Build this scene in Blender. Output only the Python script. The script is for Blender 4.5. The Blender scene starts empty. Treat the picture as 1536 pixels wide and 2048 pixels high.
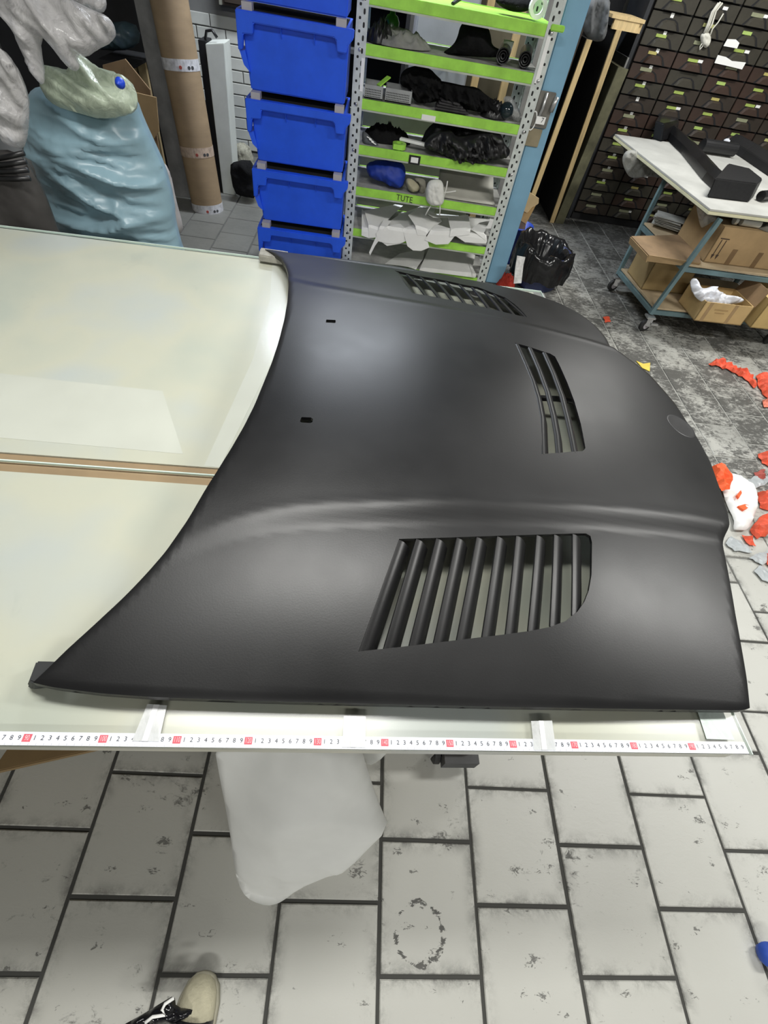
import bpy, bmesh, math, random
import numpy as np
from mathutils import Vector, Matrix, noise
from mathutils.geometry import delaunay_2d_cdt

random.seed(7)
SC = bpy.context.scene
COL = SC.collection

# ------------------------------------------------------------------ camera
HT = 0.86                                   # height of the bench top
FPX = 950.53                                # focal length in pixels of the 1536 x 2048 frame
RC = np.array([[0.9918989, 0.0170448, 0.1258811],
               [0.0923434, -0.7772391, -0.6223923],
               [0.0872312, 0.6289745, -0.7725165]])   # world -> camera (x right, y down, z forward)
CAM = np.array([-0.0953, -0.1797, 0.7670 + HT])
cd = bpy.data.cameras.new('camera')
cam = bpy.data.objects.new('camera', cd)
COL.objects.link(cam)
cd.sensor_fit = 'VERTICAL'
cd.sensor_height = 36.0
cd.lens = FPX / 2048 * 36.0
cd.clip_start = 0.02
right, up, back = RC[0], -RC[1], -RC[2]
cam.matrix_world = Matrix(((right[0], up[0], back[0], CAM[0]), (right[1], up[1], back[1], CAM[1]),
                           (right[2], up[2], back[2], CAM[2]), (0, 0, 0, 1)))
SC.camera = cam

# ------------------------------------------------------------------ light
SC.view_settings.view_transform = 'Standard'
SC.view_settings.look = 'None'
SC.view_settings.exposure = -0.22
SC.view_settings.gamma = 1.0
SC.view_settings.use_curve_mapping = False
w = bpy.data.worlds.new('world')
SC.world = w
w.use_nodes = True
w.node_tree.nodes['Background'].inputs[0].default_value = (0.8, 0.9, 1.0, 1)
w.node_tree.nodes['Background'].inputs[1].default_value = 0.05
CEIL = 3.0


def tube_or_fill_light(name, x, y, lx, ly, power, col=(1.0, 0.99, 0.95)):
    l = bpy.data.lights.new(name, 'AREA')
    l.shape = 'RECTANGLE'
    l.size = lx
    l.size_y = ly
    l.energy = power
    l.color = col
    o = bpy.data.objects.new(name, l)
    COL.objects.link(o)
    o.location = (x, y, CEIL - 0.08)
    return o


for lx_, ly_, pw_, cl_ in ((-0.35, 4.3, 105, (0.86, 0.92, 1.0)), (2.6, 3.7, 80, (1.0, 0.99, 0.95)), (-0.35, 0.7, 54, (1.0, 0.99, 0.95)),
                           (2.4, 0.9, 80, (1.0, 0.99, 0.95)), (-0.35, -3.3, 95, (1.0, 0.99, 0.95)), (2.4, -3.3, 60, (1.0, 0.99, 0.95))):  # last two, behind the camera, are added to brighten the bench front
    tube_or_fill_light('ceiling_tube_or_fill_light', lx_, ly_, 1.25, 0.30, pw_, cl_)

# ------------------------------------------------------------------ pixel helpers


def ray(px, py):
    return RC.T @ np.array([(px - 768) / FPX, (py - 1024) / FPX, 1.0])


def P(px, py, x=None, y=None, z=None):
    v = ray(px, py)
    if x is not None:
        k = (x - CAM[0]) / v[0]
    elif y is not None:
        k = (y - CAM[1]) / v[1]
    else:
        k = (z - CAM[2]) / v[2]
    p = CAM + v * k
    return Vector((float(p[0]), float(p[1]), float(p[2])))


def PP(px, py, o, n):
    v = ray(px, py)
    n = np.array(n)
    k = ((np.array(o) - CAM) @ n) / (v @ n)
    return Vector(CAM + v * k)


def proj(p):
    q = RC @ (np.array(p, float) - CAM)
    if q[2] < 0.05:
        return None
    return (768 + FPX * q[0] / q[2], 1024 + FPX * q[1] / q[2])


# ------------------------------------------------------------------ materials
MATS = {}


def new_mat(name):
    m = bpy.data.materials.new(name)
    m.use_nodes = True
    return m, m.node_tree, m.node_tree.nodes['Principled BSDF']


def ramp(nt, fac, stops):
    r = nt.nodes.new('ShaderNodeValToRGB')
    els = r.color_ramp.elements
    els[0].position, els[0].color = stops[0][0], (*stops[0][1], 1)
    els[1].position, els[1].color = stops[-1][0], (*stops[-1][1], 1)
    for p, c in stops[1:-1]:
        e = els.new(p)
        e.color = (*c, 1)
    nt.links.new(fac, r.inputs[0])
    return r.outputs[0]


def nz(nt, vec, scale, detail=5, rough=0.6, dist=0.0):
    n = nt.nodes.new('ShaderNodeTexNoise')
    n.inputs['Scale'].default_value = scale
    n.inputs['Detail'].default_value = detail
    n.inputs['Roughness'].default_value = rough
    n.inputs['Distortion'].default_value = dist
    if vec is not None:
        nt.links.new(vec, n.inputs['Vector'])
    return n.outputs['Fac']


def mth(nt, op, a, b=None, c=None, clamp=False):
    n = nt.nodes.new('ShaderNodeMath')
    n.operation = op
    n.use_clamp = clamp
    for i, v in enumerate((a, b, c)):
        if v is None:
            continue
        if isinstance(v, (int, float)):
            n.inputs[i].default_value = v
        else:
            nt.links.new(v, n.inputs[i])
    return n.outputs[0]


def mix(nt, fac, a, b):
    n = nt.nodes.new('ShaderNodeMix')
    n.data_type = 'RGBA'
    for i, v in ((0, fac), (6, a), (7, b)):
        if isinstance(v, (int, float)):
            n.inputs[i].default_value = v
        elif isinstance(v, tuple):
            n.inputs[i].default_value = (*v, 1)
        else:
            nt.links.new(v, n.inputs[i])
    return n.outputs[2]


def M(name, col, rough=0.6, var=0.15, scale=7.0, metal=0.0, bump=0.0, bscale=40.0, spec=0.5, stretch=None):
    if name in MATS:
        return MATS[name]
    m, nt, b = new_mat(name)
    tc = nt.nodes.new('ShaderNodeTexCoord').outputs['Object']
    if stretch:
        mp = nt.nodes.new('ShaderNodeMapping')
        mp.inputs['Scale'].default_value = stretch
        nt.links.new(tc, mp.inputs[0])
        tc = mp.outputs[0]
    f = nz(nt, tc, scale)
    lo = tuple(max(0, c * (1 - var * 1.6)) for c in col)
    hi = tuple(min(1, c * (1 + var * 1.6)) for c in col)
    nt.links.new(ramp(nt, f, [(0.25, lo), (0.75, hi)]), b.inputs['Base Color'])
    b.inputs['Roughness'].default_value = rough
    b.inputs['Metallic'].default_value = metal
    b.inputs['Specular IOR Level'].default_value = spec
    if bump > 0:
        bn = nt.nodes.new('ShaderNodeBump')
        bn.inputs['Strength'].default_value = bump
        bn.inputs['Distance'].default_value = 0.01
        nt.links.new(nz(nt, tc, bscale), bn.inputs['Height'])
        nt.links.new(bn.outputs[0], b.inputs['Normal'])
    MATS[name] = m
    return m


def plastic_film(name, col, alpha, rough=0.25, crease=0.5):
    """thin crumpled film: part lets light straight through, part scatters and shines"""
    if name in MATS:
        return MATS[name]
    m, nt, b = new_mat(name)
    b.inputs['Base Color'].default_value = (*col, 1)
    b.inputs['Roughness'].default_value = rough
    tr = nt.nodes.new('ShaderNodeBsdfTransparent')
    ms = nt.nodes.new('ShaderNodeMixShader')
    ms.inputs[0].default_value = alpha
    nt.links.new(tr.outputs[0], ms.inputs[1])
    nt.links.new(b.outputs[0], ms.inputs[2])
    nt.links.new(ms.outputs[0], nt.nodes['Material Output'].inputs[0])
    tc = nt.nodes.new('ShaderNodeTexCoord').outputs['Object']
    bn = nt.nodes.new('ShaderNodeBump')
    bn.inputs['Strength'].default_value = crease
    bn.inputs['Distance'].default_value = 0.02
    rg = mth(nt, 'ABSOLUTE', mth(nt, 'SUBTRACT', nz(nt, tc, 14, 5, 0.6, 1.2), 0.5))
    nt.links.new(rg, bn.inputs['Height'])
    # film is cloudier where it is creased
    nt.links.new(mth(nt, 'SUBTRACT', min(1.0, alpha + 0.15), mth(nt, 'MULTIPLY', rg, 1.6)), ms.inputs[0])
    nt.links.new(bn.outputs[0], b.inputs['Normal'])
    MATS[name] = m
    return m


def glass_mat():
    m, nt, b = new_mat('sheet_glass')
    nt.nodes.remove(b)
    tr = nt.nodes.new('ShaderNodeBsdfTransparent')
    tr.inputs[0].default_value = (0.985, 0.995, 0.985, 1)
    gl = nt.nodes.new('ShaderNodeBsdfGlossy')
    gl.inputs['Roughness'].default_value = 0.2
    fr = nt.nodes.new('ShaderNodeFresnel')
    fr.inputs[0].default_value = 1.45
    ms = nt.nodes.new('ShaderNodeMixShader')
    front = mth(nt, 'SUBTRACT', 1.0, nt.nodes.new('ShaderNodeNewGeometry').outputs['Backfacing'])
    nt.links.new(mth(nt, 'MULTIPLY', fr.outputs[0], front), ms.inputs[0])
    nt.links.new(tr.outputs[0], ms.inputs[1])
    nt.links.new(gl.outputs[0], ms.inputs[2])
    nt.links.new(ms.outputs[0], nt.nodes['Material Output'].inputs[0])
    return m


def tile_mat():
    m, nt, b = new_mat('floor_tile')
    geo = nt.nodes.new('ShaderNodeNewGeometry').outputs['Position']
    oi = nt.nodes.new('ShaderNodeObjectInfo').outputs['Random']
    sep = nt.nodes.new('ShaderNodeSeparateXYZ')
    nt.links.new(geo, sep.inputs[0])
    X, Y = sep.outputs[0], sep.outputs[1]
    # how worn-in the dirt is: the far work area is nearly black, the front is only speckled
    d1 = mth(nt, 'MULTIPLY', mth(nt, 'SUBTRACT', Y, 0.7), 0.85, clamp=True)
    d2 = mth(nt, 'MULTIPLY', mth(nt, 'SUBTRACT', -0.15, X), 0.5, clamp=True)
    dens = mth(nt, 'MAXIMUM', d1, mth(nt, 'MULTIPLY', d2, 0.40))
    mp = nt.nodes.new('ShaderNodeMapping')
    mp.inputs['Scale'].default_value = (1.0, 1.9, 1.0)
    mp.inputs['Rotation'].default_value = (0, 0, 0.6)
    nt.links.new(geo, mp.inputs[0])
    n1 = nz(nt, geo, 5.0, 10, 0.75, 0.4)
    n2 = nz(nt, mp.outputs[0], 26.0, 8, 0.75, 0.8)
    n3 = nz(nt, geo, 2.2, 4, 0.5)
    v = mth(nt, 'ADD', mth(nt, 'MULTIPLY', n1, 0.48), mth(nt, 'MULTIPLY', n2, 0.52))
    v = mth(nt, 'ADD', v, mth(nt, 'MULTIPLY', mth(nt, 'SUBTRACT', n3, 0.5), 0.16))
    thr = mth(nt, 'SUBTRACT', 0.585, mth(nt, 'MULTIPLY', dens, 0.13))
    thr = mth(nt, 'SUBTRACT', thr, mth(nt, 'MULTIPLY', mth(nt, 'SUBTRACT', oi, 0.5), 0.06))
    dirt = mth(nt, 'MULTIPLY', mth(nt, 'SUBTRACT', v, thr), 13.0, clamp=True)
    # fine specks
    vo = nt.nodes.new('ShaderNodeTexVoronoi')
    vo.inputs['Scale'].default_value = 11.0
    nt.links.new(mp.outputs[0], vo.inputs['Vector'])
    n4 = nz(nt, mp.outputs[0], 55.0, 4, 0.65, 1.5)
    sd_ = mth(nt, 'ADD', vo.outputs['Distance'], mth(nt, 'MULTIPLY', mth(nt, 'SUBTRACT', n4, 0.5), 1.1))
    sp = mth(nt, 'MULTIPLY', mth(nt, 'SUBTRACT', mth(nt, 'MULTIPLY', mth(nt, 'SUBTRACT', n1, 0.432), 1.2), sd_), 14.0, clamp=True)
    sp = mth(nt, 'MULTIPLY', sp, 0.85)
    # dirt rubbed into the tile edges
    tob = nt.nodes.new('ShaderNodeSeparateXYZ')
    nt.links.new(nt.nodes.new('ShaderNodeTexCoord').outputs['Object'], tob.inputs[0])
    ed = mth(nt, 'MAXIMUM', mth(nt, 'SUBTRACT', mth(nt, 'ABSOLUTE', tob.outputs[0]), 0.085), mth(nt, 'SUBTRACT', mth(nt, 'ABSOLUTE', tob.outputs[1]), 0.094))
    ed = mth(nt, 'MULTIPLY', ed, 24.0, clamp=True)
    ed = mth(nt, 'MULTIPLY', mth(nt, 'MULTIPLY', ed, ed), mth(nt, 'MULTIPLY', mth(nt, 'SUBTRACT', nz(nt, geo, 8.0, 9, 0.8, 0.3), 0.455), 7.0, clamp=True))
    # a broken black ring, left by a can
    rc = P(838, 1866, z=0)
    rd = mth(nt, 'SQRT', mth(nt, 'ADD', mth(nt, 'POWER', mth(nt, 'SUBTRACT', X, rc.x), 2), mth(nt, 'POWER', mth(nt, 'SUBTRACT', Y, rc.y), 2)))
    ring = mth(nt, 'LESS_THAN', mth(nt, 'ABSOLUTE', mth(nt, 'SUBTRACT', rd, 0.062)), mth(nt, 'MULTIPLY', mth(nt, 'SUBTRACT', n2, 0.47), 0.075))
    dirt = mth(nt, 'MAXIMUM', mth(nt, 'MAXIMUM', mth(nt, 'MAXIMUM', dirt, sp), mth(nt, 'MULTIPLY', ed, 0.75)), ring)
    base = mix(nt, n3, (0.47, 0.47, 0.43), (0.60, 0.60, 0.56))
    film = mth(nt, 'MULTIPLY', mth(nt, 'SUBTRACT', nz(nt, geo, 3.3, 8, 0.7, 0.5), 0.42), 2.2, clamp=True)
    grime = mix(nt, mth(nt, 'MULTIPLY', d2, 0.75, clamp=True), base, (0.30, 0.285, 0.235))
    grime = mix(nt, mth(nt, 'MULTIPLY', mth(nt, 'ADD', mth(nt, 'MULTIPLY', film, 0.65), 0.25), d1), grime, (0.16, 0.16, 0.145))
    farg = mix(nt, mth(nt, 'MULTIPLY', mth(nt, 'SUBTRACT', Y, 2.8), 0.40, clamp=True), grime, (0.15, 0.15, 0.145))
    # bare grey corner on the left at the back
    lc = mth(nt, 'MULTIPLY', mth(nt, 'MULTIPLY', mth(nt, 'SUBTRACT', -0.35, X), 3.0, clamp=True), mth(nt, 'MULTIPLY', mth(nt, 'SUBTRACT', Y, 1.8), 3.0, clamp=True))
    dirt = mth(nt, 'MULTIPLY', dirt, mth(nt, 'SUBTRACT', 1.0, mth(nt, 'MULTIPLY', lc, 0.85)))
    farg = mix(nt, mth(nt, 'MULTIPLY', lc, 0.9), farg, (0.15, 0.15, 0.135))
    tint = mix(nt, mth(nt, 'MULTIPLY', oi, 0.18), farg, (0.36, 0.36, 0.33))
    out = mix(nt, mth(nt, 'MULTIPLY', dirt, 0.88), tint, (0.045, 0.044, 0.040))
    nt.links.new(out, b.inputs['Base Color'])
    nt.links.new(mth(nt, 'ADD', 0.42, mth(nt, 'MULTIPLY', dirt, 0.2)), b.inputs['Roughness'])
    bn = nt.nodes.new('ShaderNodeBump')
    bn.inputs['Strength'].default_value = 0.15
    bn.inputs['Distance'].default_value = 0.004
    nt.links.new(n2, bn.inputs['Height'])
    nt.links.new(bn.outputs[0], b.inputs['Normal'])
    return m


def grout_mat():
    m, nt, b = new_mat('floor_grout')
    geo = nt.nodes.new('ShaderNodeNewGeometry').outputs['Position']
    sep = nt.nodes.new('ShaderNodeSeparateXYZ')
    nt.links.new(geo, sep.inputs[0])
    f = mth(nt, 'MULTIPLY', mth(nt, 'SUBTRACT', sep.outputs[1], 0.7), 0.9, clamp=True)
    f = mth(nt, 'MULTIPLY', f, nz(nt, geo, 9))
    lc = mth(nt, 'MULTIPLY', mth(nt, 'SUBTRACT', sep.outputs[0], -0.6), 3.0, clamp=True)
    f = mth(nt, 'MULTIPLY', f, mth(nt, 'ADD', 0.18, mth(nt, 'MULTIPLY', lc, 0.82)))
    nt.links.new(mix(nt, f, (0.055, 0.055, 0.05), (0.62, 0.62, 0.57)), b.inputs['Base Color'])
    b.inputs['Roughness'].default_value = 0.9
    return m


def hood_mat():
    m, nt, b = new_mat('satin_black_primer')
    tc = nt.nodes.new('ShaderNodeTexCoord').outputs['Object']
    f = nz(nt, tc, 3.0, 4, 0.55)
    nt.links.new(ramp(nt, f, [(0.3, (0.007, 0.007, 0.0075)), (0.72, (0.012, 0.012, 0.0125))]), b.inputs['Base Color'])
    nt.links.new(mth(nt, 'ADD', 0.27, mth(nt, 'MULTIPLY', f, 0.25)), b.inputs['Roughness'])
    b.inputs['Specular IOR Level'].default_value = 0.44
    bn = nt.nodes.new('ShaderNodeBump')
    bn.inputs['Strength'].default_value = 0.04
    bn.inputs['Distance'].default_value = 0.002
    nt.links.new(nz(nt, tc, 350, 2), bn.inputs['Height'])
    nt.links.new(bn.outputs[0], b.inputs['Normal'])
    return m


def bench_panel_mat():
    m, nt, b = new_mat('white_bench_panel')
    tc = nt.nodes.new('ShaderNodeTexCoord').outputs['Object']
    f = nz(nt, tc, 2.6, 3, 0.5)
    g = nz(nt, tc, 9, 6, 0.65, 0.5)
    base = ramp(nt, f, [(0.34, (0.50, 0.515, 0.46)), (0.5, (0.575, 0.56, 0.475)), (0.66, (0.52, 0.535, 0.52))])
    sm = mth(nt, 'MULTIPLY', mth(nt, 'SUBTRACT', g, 0.62), 5.0, clamp=True)
    nt.links.new(mix(nt, mth(nt, 'MULTIPLY', sm, 0.5), base, (0.36, 0.38, 0.35)), b.inputs['Base Color'])
    b.inputs['Roughness'].default_value = 0.4
    return m


def perforated_mat():
    """galvanised slotted angle: punched holes are flat dark marks a few pixels wide"""
    m, nt, b = new_mat('slotted_angle_steel')
    tc = nt.nodes.new('ShaderNodeTexCoord').outputs['UV']
    sep = nt.nodes.new('ShaderNodeSeparateXYZ')
    nt.links.new(tc, sep.inputs[0])
    U, V = sep.outputs[0], sep.outputs[1]

    def hole(u0, ru, rv, pitch, off):
        vm = mth(nt, 'SUBTRACT', mth(nt, 'MODULO', mth(nt, 'ADD', V, off + 10 * pitch), pitch), pitch / 2)
        a = mth(nt, 'DIVIDE', mth(nt, 'SUBTRACT', U, u0), ru)
        c = mth(nt, 'DIVIDE', vm, rv)
        return mth(nt, 'LESS_THAN', mth(nt, 'ADD', mth(nt, 'POWER', mth(nt, 'ABSOLUTE', a), 3), mth(nt, 'POWER', mth(nt, 'ABSOLUTE', c), 3)), 1.0)
    h = mth(nt, 'MAXIMUM', hole(0.042, 0.0055, 0.011, 0.05, 0.0), hole(0.02, 0.006, 0.006, 0.05, 0.025))
    f = nz(nt, tc, 20, 4)
    base = ramp(nt, f, [(0.3, (0.50, 0.54, 0.52)), (0.7, (0.68, 0.72, 0.69))])
    nt.links.new(mix(nt, h, base, (0.012, 0.012, 0.012)), b.inputs['Base Color'])
    b.inputs['Roughness'].default_value = 0.45
    b.inputs['Metallic'].default_value = 0.1
    return m


TILE = tile_mat()
GROUT = grout_mat()
HOOD = hood_mat()
GLASS = glass_mat()
PANEL = bench_panel_mat()
PERF = perforated_mat()
BLACKP = M('black_plastic', (0.012, 0.012, 0.013), 0.35, 0.3)
BLACKC = M('black_cloth', (0.005, 0.005, 0.0055), 0.9, 0.3, bump=0.6, bscale=60, spec=0.25)
BLACKG = M('glossy_black_part', (0.010, 0.010, 0.011), 0.22, 0.3)
CARD = M('cardboard', (0.35, 0.24, 0.12), 0.8, 0.14, 5)
CARDD = M('dark_cardboard', (0.25, 0.165, 0.09), 0.85, 0.2, 5)
CARDL = M('pale_cardboard', (0.68, 0.50, 0.27), 0.8, 0.1, 5)
WOOD = M('pale_wood', (0.62, 0.46, 0.23), 0.65, 0.15, 6, stretch=(8, 8, 1))
WOODD = M('old_wood', (0.28, 0.19, 0.10), 0.7, 0.25, 6, stretch=(1, 8, 8))
BLUEP = M('blue_bin_plastic', (0.018, 0.105, 0.80), 0.42, 0.08)
GREYP = M('grey_plastic', (0.42, 0.40, 0.42), 0.5, 0.1)
GREEN = M('lime_green_paint', (0.36, 0.72, 0.085), 0.45, 0.12, 12)
DUST = M('dusty_shelf_grey', (0.42, 0.42, 0.40), 0.7, 0.25, 9)
STEELB = M('light_blue_paint', (0.20, 0.385, 0.53), 0.5, 0.1, 3)
TEAL = M('blue_green_paint', (0.115, 0.185, 0.20), 0.55, 0.2, 5)
WHITE = M('white_sheet', (0.90, 0.90, 0.88), 0.6, 0.04)
WHITEP = M('white_paper', (0.88, 0.88, 0.86), 0.6, 0.03)
CABM = M('dark_brown_cabinet', (0.034, 0.025, 0.018), 0.55, 0.3, 4)
BLACK = M('matt_black', (0.008, 0.008, 0.009), 0.8, 0.3)
GREYD = M('dark_grey', (0.06, 0.062, 0.065), 0.6, 0.25)
GREYM = M('mid_grey_board', (0.20, 0.20, 0.195), 0.7, 0.2)
STEEL = M('zinc_steel', (0.5, 0.5, 0.5), 0.35, 0.15, metal=0.8)
REDP = M('red_paper', (0.72, 0.10, 0.045), 0.6, 0.2, 14)
RUBBER = M('black_rubber', (0.02, 0.02, 0.02), 0.6, 0.25)

# ------------------------------------------------------------------ mesh helpers


class MB:
    def __init__(s):
        s.v, s.f = [], []

    def add(s, v, f):
        n = len(s.v)
        s.v += [tuple(p) for p in v]
        s.f += [tuple(i + n for i in q) for q in f]
        return s

    def box(s, c, size, rz=0.0, rot=None):
        hx, hy, hz = size[0] / 2, size[1] / 2, size[2] / 2
        m = rot if rot is not None else Matrix.Rotation(rz, 3, 'Z')
        vs = [Vector(c) + m @ Vector((a * hx, b * hy, d * hz)) for d in (-1, 1) for a, b in ((-1, -1), (1, -1), (1, 1), (-1, 1))]
        return s.add(vs, [(3, 2, 1, 0), (4, 5, 6, 7), (0, 1, 5, 4), (1, 2, 6, 5), (2, 3, 7, 6), (3, 0, 4, 7)])

    def prism(s, bot, top):
        n = len(bot)
        f = [tuple(range(n - 1, -1, -1)), tuple(range(n, 2 * n))]
        f += [(i, (i + 1) % n, n + (i + 1) % n, n + i) for i in range(n)]
        return s.add(list(bot) + list(top), f)

    def ext(s, poly, d):
        d = Vector(d)
        return s.prism([Vector(p) for p in poly], [Vector(p) + d for p in poly])

    def beam(s, a, b, w, h, upv=(0, 0, 1)):
        a, b = Vector(a), Vector(b)
        d = (b - a).normalized()
        x = d.cross(Vector(upv))
        if x.length < 1e-4:
            x = d.cross(Vector((0, 1, 0)))
        x.normalize()
        y = x.cross(d)
        q = [(-1, -1), (1, -1), (1, 1), (-1, 1)]
        return s.prism([a + x * w / 2 * i + y * h / 2 * j for i, j in q], [b + x * w / 2 * i + y * h / 2 * j for i, j in q])

    def tube(s, path, r, n=10, cap=True):
        path = [Vector(p) for p in path]
        rs = r if isinstance(r, (list, tuple)) else [r] * len(path)
        vs, fs = [], []
        prev = None
        for i, p in enumerate(path):
            d = (path[min(i + 1, len(path) - 1)] - path[max(i - 1, 0)]).normalized()
            if prev is None:
                x = d.orthogonal().normalized()
            else:
                x = (prev - d * prev.dot(d)).normalized()
            prev = x
            y = d.cross(x)
            vs += [p + (x * math.cos(2 * math.pi * k / n) + y * math.sin(2 * math.pi * k / n)) * rs[i] for k in range(n)]
        for i in range(len(path) - 1):
            for k in range(n):
                fs.append((i * n + k, i * n + (k + 1) % n, (i + 1) * n + (k + 1) % n, (i + 1) * n + k))
        if cap:
            fs.append(tuple(range(n - 1, -1, -1)))
            fs.append(tuple((len(path) - 1) * n + k for k in range(n)))
        return s.add(vs, fs)

    def lathe(s, c, prof, n=24, axis=None):
        m = axis if axis is not None else Matrix.Identity(3)
        vs, fs = [], []
        for r, z in prof:
            vs += [Vector(c) + m @ Vector((r * math.cos(2 * math.pi * k / n), r * math.sin(2 * math.pi * k / n), z)) for k in range(n)]
        for i in range(len(prof) - 1):
            for k in range(n):
                fs.append((i * n + k, i * n + (k + 1) % n, (i + 1) * n + (k + 1) % n, (i + 1) * n + k))
        return s.add(vs, fs)


def wloc(o):
    v = Vector((0, 0, 0))
    while o is not None:
        v += o.location
        o = o.parent
    return v


def tag(o, label=None, cat=None, group=None, kind=None):
    if label:
        o['label'] = label
    if cat:
        o['category'] = cat
    if group:
        o['group'] = group
    if kind:
        o['kind'] = kind
    return o


def obj(name, mb, mat, parent=None, smooth=False, bevel=0.0, seg=2, label=None, cat=None, group=None, kind=None, origin=None):
    """link ONE mesh object; coordinates are given in the world"""
    me = bpy.data.meshes.new(name)
    o = bpy.data.objects.new(name, me)
    COL.objects.link(o)
    off = wloc(parent) if parent is not None else None
    if parent is None:
        if origin is None:
            a = np.array([tuple(p) for p in mb.v])
            off = Vector(((a[:, 0].min() + a[:, 0].max()) / 2, (a[:, 1].min() + a[:, 1].max()) / 2, a[:, 2].min()))
        else:
            off = Vector(origin)
        o.location = off
    else:
        o.parent = parent
    me.from_pydata([tuple(Vector(p) - off) for p in mb.v], [], mb.f)
    bm = bmesh.new()
    bm.from_mesh(me)
    bmesh.ops.recalc_face_normals(bm, faces=bm.faces)
    if bevel > 0:
        bmesh.ops.bevel(bm, geom=[e for e in bm.edges if len(e.link_faces) == 2 and e.calc_face_angle(0) > 0.5],
                        offset=bevel, segments=seg, affect='EDGES', clamp_overlap=True)
    bm.to_mesh(me)
    bm.free()
    if smooth:
        me.shade_smooth()
    me.materials.append(mat)
    return tag(o, label, cat, group, kind)


def thing(name, loc, label, cat, group=None):
    o = bpy.data.objects.new(name, None)
    o.empty_display_size = 0.05
    COL.objects.link(o)
    o.location = loc
    return tag(o, label, cat, group)


def inside(pts, poly):
    pts = np.asarray(pts)
    poly = np.asarray(poly)
    r = np.zeros(len(pts), bool)
    j = len(poly) - 1
    for i in range(len(poly)):
        xi, yi = poly[i]
        xj, yj = poly[j]
        if yi != yj:
            c = ((yi > pts[:, 1]) != (yj > pts[:, 1])) & (pts[:, 0] < (xj - xi) * (pts[:, 1] - yi) / (yj - yi) + xi)
            r ^= c
        j = i
    return r


def dist_to(pts, poly):
    pts = np.asarray(pts)
    poly = np.asarray(poly)
    best = np.full(len(pts), 1e9)
    for i in range(len(poly)):
        a, b = poly[i - 1], poly[i]
        ab = b - a
        L = ab @ ab + 1e-12
        t = np.clip(((pts - a) @ ab) / L, 0, 1)
        best = np.minimum(best, np.hypot(*(pts - (a + t[:, None] * ab)).T))
    return best


def resample(poly, step, closed=True):
    out = []
    n = len(poly)
    for i in range(n if closed else n - 1):
        a, b = np.array(poly[i], float), np.array(poly[(i + 1) % n], float)
        k = max(1, int(round(np.linalg.norm(b - a) / step)))
        out += [a + (b - a) * j / k for j in range(k)]
    if not closed:
        out.append(np.array(poly[-1], float))
    return np.array(out)


def smooth_poly(poly, it=2, keep=None):
    """Chaikin corner cutting of a closed outline"""
    p = [np.array(q, float) for q in poly]
    for _ in range(it):
        o = []
        for i in range(len(p)):
            a, b = p[i], p[(i + 1) % len(p)]
            o += [a * 0.75 + b * 0.25, a * 0.25 + b * 0.75]
        p = o
    return np.array(p)


def triangulate(outline, holes, step, margin=0.45):
    """constrained triangulation of a flat outline with holes, filled with a regular grid"""
    loops = [np.asarray(outline)] + [np.asarray(h) for h in holes]
    pts, edges = [], []
    for l in loops:
        n = len(pts)
        pts += [tuple(q) for q in l]
        edges += [(n + i, n + (i + 1) % len(l)) for i in range(len(l))]
    lo, hi = loops[0].min(0), loops[0].max(0)
    gx = np.arange(lo[0] + step / 2, hi[0], step)
    gy = np.arange(lo[1] + step / 2, hi[1], step)
    g = np.array([(x, y) for y in gy for x in gx]) if len(gx) and len(gy) else np.zeros((0, 2))
    if len(g):
        ok = inside(g, loops[0])
        for l in loops[1:]:
            ok &= ~inside(g, l)
        g = g[ok]
        for l in loops:
            if len(g):
                g = g[dist_to(g, l) > step * margin]
    pts += [tuple(q) for q in g]
    res = delaunay_2d_cdt([Vector(p) for p in pts], edges, [], 0, 1e-7)
    V = np.array([tuple(v) for v in res[0]])
    F = [tuple(f) for f in res[2]]
    cen = np.array([V[list(f)].mean(0) for f in F])
    ok = inside(cen, loops[0])
    for l in loops[1:]:
        ok &= ~inside(cen, l)
    F = [f for f, k in zip(F, ok) if k]
    cnt = {}
    for f in F:
        for i in range(len(f)):
            a, b = f[i], f[(i + 1) % len(f)]
            cnt[(min(a, b), max(a, b))] = cnt.get((min(a, b), max(a, b)), []) + [(a, b)]
    border = [e[0] for e in cnt.values() if len(e) == 1]
    return V, F, border


def pillow(name, mat, outline, plane_o, plane_u, plane_v, front=0.05, rear=0.03, dmax=0.08, step=0.02, wrinkle=None,
           smooth_it=2, parent=None, px=True, **kw):
    """a puffed closed body: an outline with real thickness on both sides of a plane"""
    u, v = Vector(plane_u).normalized(), Vector(plane_v).normalized()
    n = u.cross(v).normalized()                 # towards the front of the plane
    if n.dot(Vector(CAM) - Vector(plane_o)) < 0:
        n = -n
    o0 = Vector(plane_o)
    if px:
        pl = []
        for q in outline:
            w_ = PP(q[0], q[1], plane_o, tuple(n)) - o0
            pl.append((w_.dot(u), w_.dot(v)))
    else:
        pl = outline
    if smooth_it:
        pl = smooth_poly(pl, smooth_it)
    pl = resample(pl, step)
    V, F, border = triangulate(pl, [], step)
    d = dist_to(V, pl)
    pr = np.sqrt(np.clip(1 - (1 - np.clip(d / dmax, 0, 1)) ** 2, 0, 1))
    mb = MB()
    N = len(V)
    fr, bk = [], []
    for (a, b), k in zip(V, pr):
        w_ = wrinkle(a, b) if wrinkle else 0.0
        fr.append(o0 + u * a + v * b + n * (k * front + k ** 0.5 * w_))
        bk.append(o0 + u * a + v * b - n * (k * rear + 0.002))
    mb.v = [tuple(p) for p in fr + bk]
    mb.f = [tuple(f) for f in F] + [tuple(N + i for i in reversed(f)) for f in F] + [(b, a, a + N, b + N) for a, b in border]
    return obj(name, mb, mat, parent=parent, smooth=True, **kw)


def nval(x, y, z, s):
    return noise.noise(Vector((x, y, z)) * s)


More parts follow.
